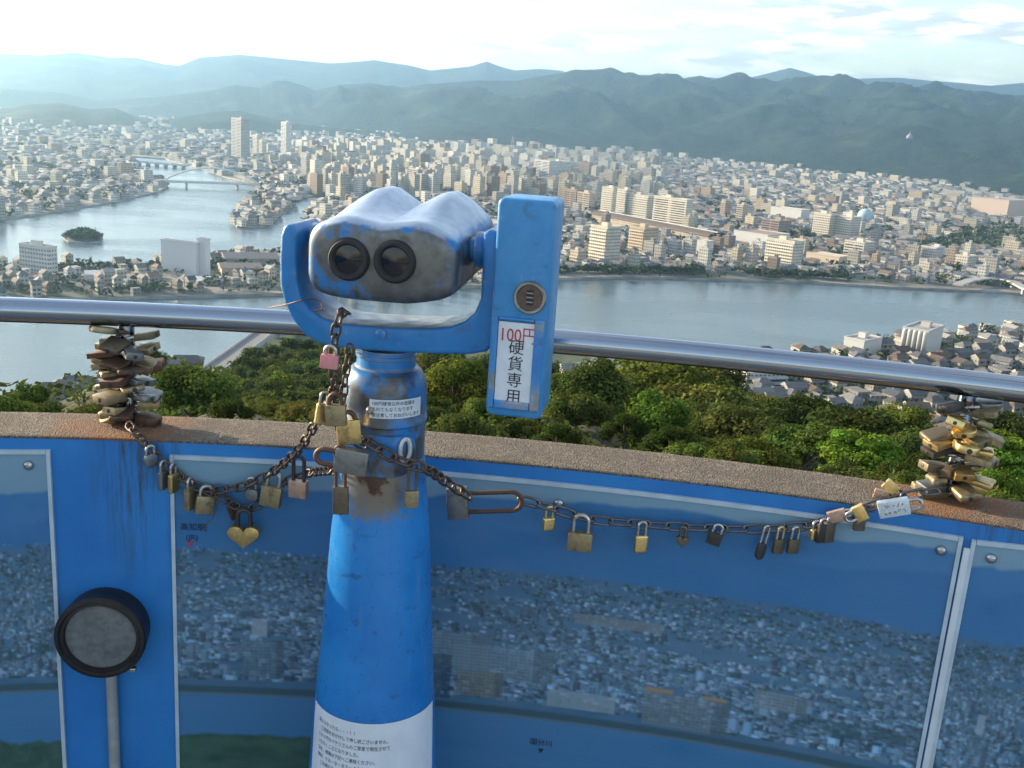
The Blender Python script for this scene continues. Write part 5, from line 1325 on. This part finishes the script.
# pivots
for pa, pb, rr_ in ((xl - .026, xl + .012, .019), (xr - .01, xr + .075, .0185)):
    zp = hl(486, 250, 0)[1]
    pts = [(rr_, 0), (rr_, pb - pa)]; V, F = lathe_geo(pts, 28); g = MB(); g.add(V, F, T=HM4 @ Matrix.Translation((pa, 0, zp)) @ Matrix.Rotation(rad(90), 4, 'Y')); soften(g.build('pivot', M_TYOKE, tele))
V, F = lathe_geo([(.026, 0), (.027, .006), (.026, .012), (.022, .022)], 32); g = MB(); g.add(V, F, T=HM4 @ Matrix.Translation((xr + .008, 0, zp)) @ Matrix.Rotation(rad(90), 4, 'Y')); soften(g.build('pivot_collar', M_TYOKE, tele))

# coin box ----------------------------------------------------------
yb = -.075
x0, z0 = hl(498, 197, yb); x1, _ = hl(557, 200, yb); _, z1 = hl(487, 415, yb); xb1, _ = hl(543, 419, yb)
w_, h_ = x1 - x0, z0 - z1; cx, cz = (x0 + x1) / 2, (z0 + z1) / 2
ou = []
for sx, sz in ((1, 1), (-1, 1), (-1, -1), (1, -1)):
    for k in range(5):
        a = math.atan2(sz, sx) - rad(45) + rad(90) * k / 4; rc_ = .010; ou.append((cx + sx * (w_ / 2 - rc_) + rc_ * math.cos(a), cz + sz * (h_ / 2 - rc_) + rc_ * math.sin(a)))
V, F = prism_geo(ou, yb, yb + .095, .006, 3); g = MB(); g.add(V, F, T=HM4); cbox = soften(g.build('coin_box', M_TBOX, tele), 35)
_, zm = hl(520, 318, yb)
def rect(x0_, x1_, z0_, z1_, y0_, y1_, r_=.002): return prism_geo([(x0_, z0_), (x1_, z0_), (x1_, z1_), (x0_, z1_)], y0_, y1_, r_, 2)
# raised label frame on its lower half
fx0, fx1, fz0, fz1 = x0 + .004, x1 - .004, z1 + .014, zm; yy0 = yb - .006
for nm, a in (('frame_bar', (fx0, fx0 + .008, fz0, fz1)), ('frame_bar', (fx1 - .014, fx1, fz0, fz1)), ('frame_bar', (fx0 + .0085, fx1 - .0145, fz0, fz0 + .012)), ('frame_bar', (fx0 + .0085, fx1 - .0145, fz1 - .004, fz1))):
    V, F = rect(a[0], a[1], a[2], a[3], yy0, yb + .001); g = MB(); g.add(V, F, T=HM4); g.build(nm, worn_blue('label_frame_paint', .5, .62, seed=8.2, base=(.03, .17, .45), base2=(.06, .25, .55), metal=(.4, .42, .44)), cbox)
sx0, sz0 = hl(499, 321, yb - .003); sx1, _ = hl(539, 321, yb - .003); _, sz1 = hl(515, 405, yb - .003)
V, F = rect(sx0, sx1 , sz1, sz0, yb - .003, yb - .001, 0); g = MB(); g.add(V, F, T=HM4); stk = g.build('price_sticker', M_STICK, cbox)
def on_box(x, z, y): return HM4 @ Matrix.Translation((x, y, z)) @ Matrix.Rotation(rad(90), 4, 'X')
wS = sx1 - sx0; hS = sz0 - sz1
V, F = text_geo('100円', .0265); V = [(a * .84, b, c_) for a, b, c_ in V]; g = MB(); g.add(V, F, T=on_box((sx0 + sx1) / 2, sz0 - hS * .225, yb - .0036)); g.build('price', M_RED, stk)
for k, ch in enumerate('硬貨専用'):
    V, F = text_geo(ch, .0235); g = MB(); g.add(V, F, T=on_box((sx0 + sx1) / 2 - .001, sz0 - hS * (.365 + k * .2), yb - .0036)); g.build('character', M_INK, stk)
x, z = hl(530, 297.5, yb)
T = on_box(x, z, yb + .001)
rS = 17.2 / FOC * 1.43
V, F = lathe_geo([(rS, 0), (rS, .004), (rS * .94, .0065), (rS * .80, .0065), (rS * .74, .004), (rS * .72, .001)], 40, False); g = MB(); g.add(V, F, T=T); slot = soften(g.build('coin_slot', M_GREYM, cbox), 35)
V, F = lathe_geo([(rS * .73, .0022), (.0004, .0024)], 32, False); g = MB(); g.add(V, F, T=T); g.build('slot_plate', simple('slot_plate_metal', (.14, .10, .085), .5, .6, .3, 80), slot)
for dx, dz, a, b in ((0, .0, .0095, .021),):
    V, F = rbox_geo(a, b, .002, .0008); g = MB(); g.add(V, F, T=T @ Matrix.Translation((dx, dz, .0034))); g.build('slot_recess', M_RUBBER, slot)
for dz in (-.0062, .0005, .0066):
    V, F = rbox_geo(.010, .0022, .002, .0006); g = MB(); g.add(V, F, T=T @ Matrix.Translation((0, dz, .0052))); g.build('slot_bar', M_GREYM, slot)
# frost-worn band across the box
# ------------------------------------------------------------------ chains and padlocks
M_BRASS = None
def lockmat(name, col, metal, rough, grime, gcol=(.07, .055, .035)):
    t = NT(name); p = t.pos(); n1 = t.noise(55, 5, .7, p); n2 = t.noise(260, 3, .6, p)
    k = t.math('MULTIPLY', t.ramp(n1, .45, .68), grime)
    t.set(Base_Color=t.mix(k, t.mix(t.ramp(n2, .3, .7), tuple(q * .85 for q in col), col), gcol), Metallic=t.math('SUBTRACT', metal, t.math('MULTIPLY', k, metal * .6)), Roughness=t.ramp(n1, .3, .7, rough - .08, rough + .15)); t.bump(n2, .15, .0006); return t.m
M_BRASS = lockmat('brass', (.60, .43, .18), .9, .36, .55); M_BRASSD = lockmat('dull_brass', (.36, .29, .17), .8, .45, .7); M_BRONZE = lockmat('dark_bronze', (.17, .135, .09), .7, .45, .7)
M_STL = lockmat('shackle_steel', (.55, .53, .50), 1.0, .3, .5, (.12, .07, .04)); M_RUST = lockmat('rusty_steel', (.14, .085, .06), .6, .6, .7, (.09, .03, .012)); M_DARKL = lockmat('dark_lock', (.055, .05, .048), .5, .45, .5)
M_GREYL = lockmat('grey_lock', (.23, .24, .24), .8, .42, .6); M_PINK = lockmat('pink_lock', (.68, .25, .26), .1, .4, .25, (.4, .2, .18)); M_SILV = lockmat('silver_lock', (.62, .68, .74), .4, .35, .3, (.3, .33, .36)); M_GOLD = lockmat('bright_brass', (.80, .58, .24), .95, .3, .2); M_COPPER = lockmat('copper_pink_lock', (.55, .36, .27), .7, .42, .5)
MATN = {id(M_BRASS): 'brass', id(M_BRASSD): 'dull brass', id(M_BRONZE): 'dark bronze', id(M_GREYL): 'grey', id(M_DARKL): 'blackened', id(M_GOLD): 'bright brass', id(M_RUST): 'rusty', id(M_SILV): 'silver', id(M_COPPER): 'coppery'}

def lock_parts(w_, h, d, sh, style='box', sr=None):
    """local frame: shackle top inner at origin, body hangs to -z; returns body (V,F), shackle (V,F)"""
    sr = sr or min(.0042, w_ * .11); ins = w_ * (.19 if style == 'heart' else .30); bz = -sh
    if style == 'heart':
        ou = []
        for k in range(40):
            a = 2 * math.pi * k / 40; x = 16 * math.sin(a) ** 3 / 16.5; z = (13 * math.cos(a) - 5 * math.cos(2 * a) - 2 * math.cos(3 * a) - math.cos(4 * a)) / 16.5
            ou.append((x * w_ / 2, bz - h * .42 + z * h * .5))
        B = prism_geo(ou, -d / 2, d / 2, min(d * .12, .0009), 2)
    elif style == 'round':
        ou = [(w_ / 2 * math.copysign(abs(math.cos(a)) ** .75, math.cos(a)), bz - h / 2 + h / 2 * math.copysign(abs(math.sin(a)) ** .75, math.sin(a))) for a in [2 * math.pi * k / 28 for k in range(28)]]
        B = prism_geo(ou, -d / 2, d / 2, d * .2, 2)
    elif style == 'barrel':
        V, F = rbox_geo(w_, d, h, min(d, w_) * .42, 4); B = ([v + Vector((0, 0, bz - h / 2)) for v in V], F)
    else:
        V, F = rbox_geo(w_, d, h, min(d, w_, h) * .14, 2); B = ([v + Vector((0, 0, bz - h / 2)) for v in V], F)
    pts = [(-ins, 0, bz - h * (.15 if style == 'heart' else .03))] + [(-ins, 0, bz + (sh - ins) * q) for q in (.25, .6, .95)] if sh > ins else [(-ins, 0, bz - .002)]
    top = max(sh - ins, 0)
    for k in range(9):
        a = math.pi - math.pi * k / 8; pts.append((ins * math.cos(a), 0, bz + top + ins * math.sin(a)))
    pts += [(ins, 0, bz + top * q) for q in ((.95, .6, .25) if sh > ins else ())] + [(ins, 0, bz - h * (.15 if style == 'heart' else .03))]
    return B, tube_geo(pts, sr, 8)
LOCKS = 0
def lock(label, T, w_, h, d, sh, bm_, sm_, style='box', group=None, origin=None, keyhole=True):
    B, S_ = lock_parts(w_, h, d, sh, style)
    P = T @ Vector((0, 0, -sh - h / 2)); root = empty('padlock', P, 0, label, 'padlock', group)
    g = MB(); g.add(*B, T=T); b = soften(g.build('lock_body', bm_, root), 35)
    if keyhole and style != 'heart':
        V, F = lathe_geo([(w_ * .11, 0), (w_ * .11, .0008), (w_ * .09, .0011), (.0003, .0011)], 12); g = MB(); g.add(V, F, T=T @ Matrix.Translation((0, 0, -sh - h - .0002)) @ Matrix.Rotation(math.pi, 4, 'X')); soften(g.build('keyhole', M_DARKL, b))
    g = MB(); g.add(*S_, T=T); soften(g.build('shackle', sm_, root), 60)
    return root

def hang(px, py, off, yaw=0, tilt=0, roll=0):
    th, z = wp(px, py, off)
    return Matrix.Translation(Vector(wc(th, WR - off, z))) @ Matrix.Rotation(-th + rad(yaw), 4, 'Z') @ Matrix.Rotation(rad(tilt), 4, 'Y') @ Matrix.Rotation(rad(roll), 4, 'X')
MPX = lambda off: 1.0 / FOC * 1.0
def S(px, py, n, off=.03): 
    P = wxyz(px, py, off); return n / FOC * float((P - EYE) @ _f)

def spline(pts, n):
    P = [np.array(p) for p in pts]; P = [2 * P[0] - P[1]] + P + [2 * P[-1] - P[-2]]; out = []
    for i in range(1, len(P) - 2):
        for k in range(n):
            t_ = k / n; a, b, c_, d = P[i - 1], P[i], P[i + 1], P[i + 2]
            out.append(.5 * (2 * b + (c_ - a) * t_ + (2 * a - 5 * b + 4 * c_ - d) * t_ ** 2 + (3 * b - a - 3 * c_ + d) * t_ ** 3))
    out.append(P[-2]); return out
def chain(label, pts, pitch, wire, halfw, mat, phase=0, group='chains hung with padlocks'):
    C = spline(pts, 14); L = [0]
    for a, b in zip(C, C[1:]): L.append(L[-1] + float(np.linalg.norm(b - a)))
    n = max(2, int(round(L[-1] / pitch))); g = MB()
    def at(s): return np.array([np.interp(s, L, [c_[k] for c_ in C]) for k in range(3)])
    for i in range(n):
        s0, s1 = L[-1] * i / n, L[-1] * (i + 1) / n; a, b = at(s0), at(s1); c_ = (a + b) / 2; t_ = Vector(b - a).normalized()
        up = Vector((0, -1, .15)); x = t_.cross(up).normalized(); y = x.cross(t_)
        if (i + phase) % 2: x, y = (x * .45 + y * .9).normalized(), None
        else: x = (x * .95 + y * .25).normalized()
        ln_ = (s1 - s0) / 2 + wire * 1.1; pt = []
        for k in range(16):
            w_ = 2 * math.pi * k / 16; cx_, sx_ = math.cos(w_), math.sin(w_)
            al = math.copysign(max(0, ln_ - halfw), cx_) + halfw * cx_ if abs(cx_) > 1e-6 else 0; pt.append(Vector(c_) + t_ * al + x * (halfw * sx_))
        V, F = tube_geo(pt, wire, 6, closed=True); g.add(V, F)
    o = g.build('chain', mat, None, origin=pts[0]); o.location = Vector(pts[0]); soften(o, 70)
    return tag(o, label, 'chain', group)
W = wxyz
M_CHAIN = lockmat('chain_steel', (.13, .10, .08), .8, .45, .7, (.07, .03, .015)); M_CHAINB = lockmat('newer_chain_steel', (.15, .15, .16), .9, .4, .6, (.07, .045, .03))
def F_(px, py, y): return ony(px, py, y)      # in front of the post
yf = AY - rrow(44) - .012
chain('rusty chain sagging from the left lock stack up to the post', [W(128, 424, -.02), W(140, 437, .012), W(165, 464, .014), W(200, 488, .016), W(240, 487, .03), W(275, 470, .06), F_(302, 445, 1.58), F_(325, 405, 1.50)], .021, .0024, .0068, M_CHAIN)
chain('lower sagging rusty chain carrying the heart-shaped lock', [W(205, 490, .02), W(222, 497, .022), W(243, 509, .022), W(262, 503, .022), W(285, 482, .03), W(310, 473, .05), F_(334, 470, 1.50)], .022, .0022, .0066, M_CHAIN)
chain('rusty chain hanging in a double strand over the yoke bar', [F_(347, 312, 1.47), F_(341, 313, yf - .03), F_(335, 335, yf - .03), F_(334, 365, yf - .02), F_(334, 390, yf - .01), F_(330, 412, yf), F_(345, 433, yf), F_(365, 447, yf)], .017, .0022, .006, M_CHAIN, 1)
chain('second thinner rusty strand beside the pink lock', [F_(350, 345, yf + .01), F_(346, 372, yf), F_(343, 400, yf), F_(338, 425, yf - .005)], .016, .0018, .0052, M_CHAIN)
chain('dark chain running from the post to the long-shackle padlock', [F_(352, 432, yf), F_(375, 447, yf), F_(400, 461, yf - .002), F_(425, 468, yf), W(445, 481, .16), W(470, 497, .10)], .024, .0026, .0072, M_CHAIN)
chain('straight grey chain across the large panel to the right lock stack', [W(520, 499, .06), W(552, 508, .05), W(590, 519, .04), W(640, 524, .03), W(700, 528, .025), W(760, 529, .02), W(810, 525, .018), W(850, 513, .014), W(880, 503, .012), W(915, 494, .006), W(938, 491, -.02)], .034, .0026, .0070, M_CHAINB)

# --- padlocks on the left chain
G1, G2, G3 = 'padlocks on the left chains', 'padlocks round the post', 'padlocks on the right chain'
def hl_(label, px, py, wpx, hpx, shpx, bmat, smat=None, style='box', yaw=0, tilt=0, off=.02, grp=G1, dep=.45, roll=0, T=None):
    k = S(px, py, 1, off); return lock(label, T or hang(px, py, off, yaw, tilt, roll), wpx * k, hpx * k, max(.007, wpx * k * dep), shpx * k, bmat, smat or M_STL, style, grp)
hl_('small grey round padlock nearest the left lock stack', 150, 446, 14, 14, 8, M_GREYL, style='round', yaw=40)
hl_('narrow grey padlock turned edge-on at the left chain start', 163, 461, 13, 20, 10, M_GREYL, style='barrel', yaw=65)
hl_('narrow brass padlock turned edge-on beside the panel corner', 173, 464, 13, 20, 10, M_BRASS, style='barrel', yaw=68)
hl_('thin dull padlock turned edge-on just left of the chain fork', 190, 478, 14, 24, 9, M_BRASSD, style='box', yaw=72)
hl_('square brass padlock tilted under the chain fork', 207, 486, 18, 19, 10, M_BRASSD, yaw=24, tilt=8)
hl_('small rusty padlock hanging on the lower chain, left of the heart', 229, 500, 9, 16, 7, M_RUST, yaw=50, tilt=-20)
hl_('brass heart-shaped padlock hanging lowest on the left', 244, 510, 33, 28, 15, M_BRASS, M_DARKL, 'heart', off=.032, dep=.3)
hl_('small half-round padlock with a pale shackle on the upper left chain', 252, 478, 14, 13, 11, M_GREYL, style='round', yaw=-10)
hl_('square pale brass padlock on the upper left chain', 275, 473, 21, 22, 14, M_BRASSD, yaw=-8, tilt=8, off=.05)
hl_('coppery padlock with a tall shackle on the upper left chain', 299, 456, 19, 18, 26, M_COPPER, M_DARKL, yaw=-14, off=.09)
# loose wire loop under the fork
pts = [W(213, 490, .03), W(217, 505, .033), W(213, 517, .034), W(207, 524, .034), W(206, 532, .034)]
g = MB(); V, F = tube_geo(spline(pts, 6), .0009, 6); g.add(V, F); o = g.build('wire', M_RUST); tag(o, 'thin bent rusty wire dangling under the chain fork', 'wire')
# --- round the post
def post_lock(label, px, py, y, wpx, hpx, shpx, bmat, smat=None, style='box', yaw=0, tilt=0, roll=0, dep=.45):
    P = F_(px, py, y); k = y / FOC * 1.03
    return lock(label, Matrix.Translation(Vector(P)) @ Matrix.Rotation(rad(yaw), 4, 'Z') @ Matrix.Rotation(rad(tilt), 4, 'Y') @ Matrix.Rotation(rad(roll), 4, 'X'), wpx * k, hpx * k, max(.007, wpx * k * dep), shpx * k, bmat, smat or M_RUST, style, G2)
post_lock('pink padlock hanging high on the strand below the yoke', 331, 346, yf - .035, 18, 14, 9, M_PINK, M_STL, tilt=4)
post_lock('narrow brass padlock at the left of the chain bundle beside the collar', 325, 392, yf - .02, 13, 22, 12, M_BRASS, M_STL, 'barrel', yaw=35, tilt=8)
post_lock('dull brass padlock in the middle of the chain bundle beside the collar', 335, 394, yf - .03, 21, 22, 11, M_BRASSD, tilt=-4)
post_lock('long dark bronze padlock on a long shackle left of the post', 340, 446, yf - .03, 16, 30, 44, M_BRONZE, M_RUST, tilt=-2)
post_lock('large grey padlock lying across the post over the rusty patch', 316, 455, yf - .03, 26, 34, 20, M_GREYL, M_RUST, tilt=-84, roll=0, dep=.5)
post_lock('bare brass padlock pressed against the left side of the hatch', 347, 412, yf - .012, 24, 26, 8, M_BRASS, M_RUST, yaw=15, tilt=-6)
post_lock('small dull brass padlock with tall shackle right of the rusty patch', 413, 463, yf + .0, 14, 19, 30, M_BRASSD, M_BRONZE, yaw=20)
# wire round the yoke arm
pts = [F_(268, 308, 1.62), F_(284, 305, 1.47), F_(300, 301, 1.44), F_(312, 299, 1.46), F_(320, 302, 1.46), F_(322, 309, 1.45), F_(314, 311, 1.45)]
g = MB(); V, F = tube_geo(spline(pts, 8), .0011, 6); g.add(V, F); o = g.build('wire', M_RUST); tag(o, 'twisted rusty wire tying the left yoke arm to the rail', 'wire')
# --- long shackle padlock
P = W(522, 501, .07); T = Matrix.Translation(Vector(P)) @ Matrix.Rotation(rad(-3), 4, 'Z') @ Matrix.Rotation(rad(83), 4, 'Y')
k = S(480, 505, 1, .07); lock('large grey padlock lying sideways on a very long shackle right of the post', T, 33 * k, 21 * k, .017, 54 * k, M_GREYL, M_RUST, 'box', G3)
# --- right chain
hl_('small bright brass padlock just right of the long-shackle padlock', 550, 507, 13, 14, 11, M_GOLD, M_GOLD, 'barrel', yaw=30, off=.05, grp=G3)
hl_('square dull brass padlock with a pale shackle, right of the tiny bright one', 582, 515, 25, 20, 18, M_BRASSD, off=.048, grp=G3, dep=.4)
hl_('bright brass barrel padlock shining in the sun in the middle of the right chain', 643, 522, 14, 19, 14, M_GOLD, M_STL, 'barrel', yaw=22, off=.036, grp=G3)
hl_('tiny dark heart-shaped padlock on the right chain', 684, 527, 13, 14, 9, M_BRONZE, M_BRONZE, 'heart', off=.032, grp=G3)
hl_('small black padlock tilted on the right chain', 720, 525, 14, 13, 9, M_DARKL, M_STL, tilt=14, off=.03, grp=G3)
hl_('blackened narrow padlock with a long shackle on the right chain', 768, 526, 10, 18, 18, M_DARKL, M_STL, 'round', tilt=10, yaw=30, off=.03, grp=G3)
hl_('bronze narrow padlock, middle of three hanging side by side', 782, 527, 11, 15, 13, M_BRONZE, M_GOLD, yaw=30, tilt=4, off=.028, grp=G3)
hl_('bronze narrow padlock, right of three hanging side by side', 797, 527, 12, 15, 13, M_BRONZE, M_STL, yaw=28, tilt=4, off=.026, grp=G3)
hl_('bright brass barrel padlock in the cluster at the panel edge', 817, 521, 13, 12, 8, M_GOLD, M_STL, 'barrel', yaw=40, off=.03, grp=G3)
hl_('dark padlock in the cluster at the panel edge, middle', 824, 519, 11, 20, 5, M_DARKL, M_STL, yaw=35, off=.034, grp=G3)
hl_('bronze padlock in the cluster at the panel edge, right', 831, 517, 12, 22, 5, M_BRONZE, M_STL, yaw=38, off=.026, grp=G3)
hl_('pale brass padlock sticking up above the cluster at the panel edge', 846, 519, 16, 12, 9, M_GOLD, M_STL, 'box', tilt=-125, off=.03, grp=G3)
hl_('coppery padlock lying along the chain right of the cluster', 852, 512, 12, 18, 6, M_COPPER, M_STL, tilt=65, off=.025, grp=G3)
hl_('dark bronze padlock hanging below the chain near the silver lock', 862, 508, 11, 18, 6, M_BRONZE, M_RUST, yaw=20, off=.02, grp=G3)
hl_('bright brass padlock lying on the cap above the silver lock', 906, 500, 11, 15, 12, M_GOLD, M_DARKL, tilt=125, off=.0, grp=G3)
hl_('coppery padlock lying on the cap left of the bright brass one', 898, 500, 10, 14, 10, M_COPPER, M_DARKL, tilt=100, off=.0, grp=G3)
P = W(922, 503, .03); T = Matrix.Translation(Vector(P)) @ Matrix.Rotation(rad(-10), 4, 'Z') @ Matrix.Rotation(rad(72), 4, 'Y')
k = S(902, 503, 1, .03); sl_ = lock('silver padlock with dark handwriting lying in front of the right lock stack', T, 17 * k, 30 * k, .014, 12 * k, M_SILV, M_STL, 'box', G3)
sb = [c_ for c_ in sl_.children if c_.name.startswith('lock_body')][0]; g = MB(); r_ = random.Random(4)
for ln_ in range(2):
    for q in range(5):
        u = (q - 2) * 4.6 * k; v_ = (2.9 - ln_ * 6.5) * k
        pp = [T @ Vector((v_ + r_.uniform(-2, 2) * k, -.0074, -12 * k - 15 * k - u + r_.uniform(-1.9, 1.9) * k)) for _ in range(4)]
        V, F = tube_geo(pp, .00045, 4); g.add(V, F)
g.build('handwriting', M_INK, sb)

# --- the two stacks of locks round the rail posts
def stack(posxy, where, n, seed, mats, bias):
    r = random.Random(seed); items = []
    for i in range(n):
        z = WTOP + .012 + (RZ - .034 - WTOP - .012) * i / (n - 1)
        a = bias[i % len(bias)] + r.uniform(-.35, .35)
        items.append((z, a))
    names = {}
    for i, (z, a) in enumerate(items):
        w_ = r.uniform(.030, .048); h = r.uniform(.026, .052); d = r.uniform(.0095, .0155); sh = r.uniform(.018, .026); mt = mats[r.randrange(len(mats))]
        # lock axis (its -z) points outward along direction a; its flat side lies level
        out = Vector((math.cos(a), math.sin(a), r.uniform(-.34, .2))).normalized(); side = Vector((-math.sin(a), math.cos(a), r.uniform(-.25, .25))).normalized(); nrm = out.cross(side).normalized(); side = nrm.cross(out)
        T = Matrix(((side.x, nrm.x, -out.x, posxy[0] - out.x * .004), (side.y, nrm.y, -out.y, posxy[1] - out.y * .004), (side.z, nrm.z, -out.z, z), (0, 0, 0, 1)))
        st = r.choice(('box', 'box', 'barrel', 'box', 'round'))
        sx, _ = proj((posxy[0] + math.cos(a), posxy[1] + math.sin(a), z)); s0, _ = proj((posxy[0], posxy[1], z)); 
        di = 'left' if math.cos(a) < -.45 else 'right' if math.cos(a) > .45 else 'forward' if math.sin(a) < 0 else 'backward'
        rank = n - 1 - i
        pos = 'topmost' if rank == 0 else 'lowest' if i == 0 else (ORD[rank] if rank < 13 else ORD[i] ) + (' from top' if rank < 13 else ' from bottom')
        lock(f"{MATN[id(mt)]} {'rounded ' if st != 'box' else ''}padlock pointing {di}, {pos} in the stack {where}", T, w_, h, d, sh, mt, M_STL if r.random() < .5 else M_RUST, st, 'stacked padlocks ' + where)
PI = math.pi
stack(POSTS[0], 'beside the round bush', 32, 3, [M_BRASSD, M_GREYL, M_BRASSD, M_BRONZE, M_GREYL, M_BRASSD, M_RUST], [PI * 1.02, -.25, -PI * .62, PI * 1.1, .1, -PI * .4, PI * .9])
stack(POSTS[1], 'behind the silver lock', 31, 8, [M_BRASS, M_BRASSD, M_BRONZE, M_BRASSD, M_DARKL, M_GOLD, M_BRASS, M_GREYL], [PI * 1.12, -.2, PI * 1.2, -PI * .5, .05, PI * 1.05, -PI * .3])
for o in SC.objects:
    if 'label' in o and len(o['label'].split()) > 16: print('LONG', o['label'])
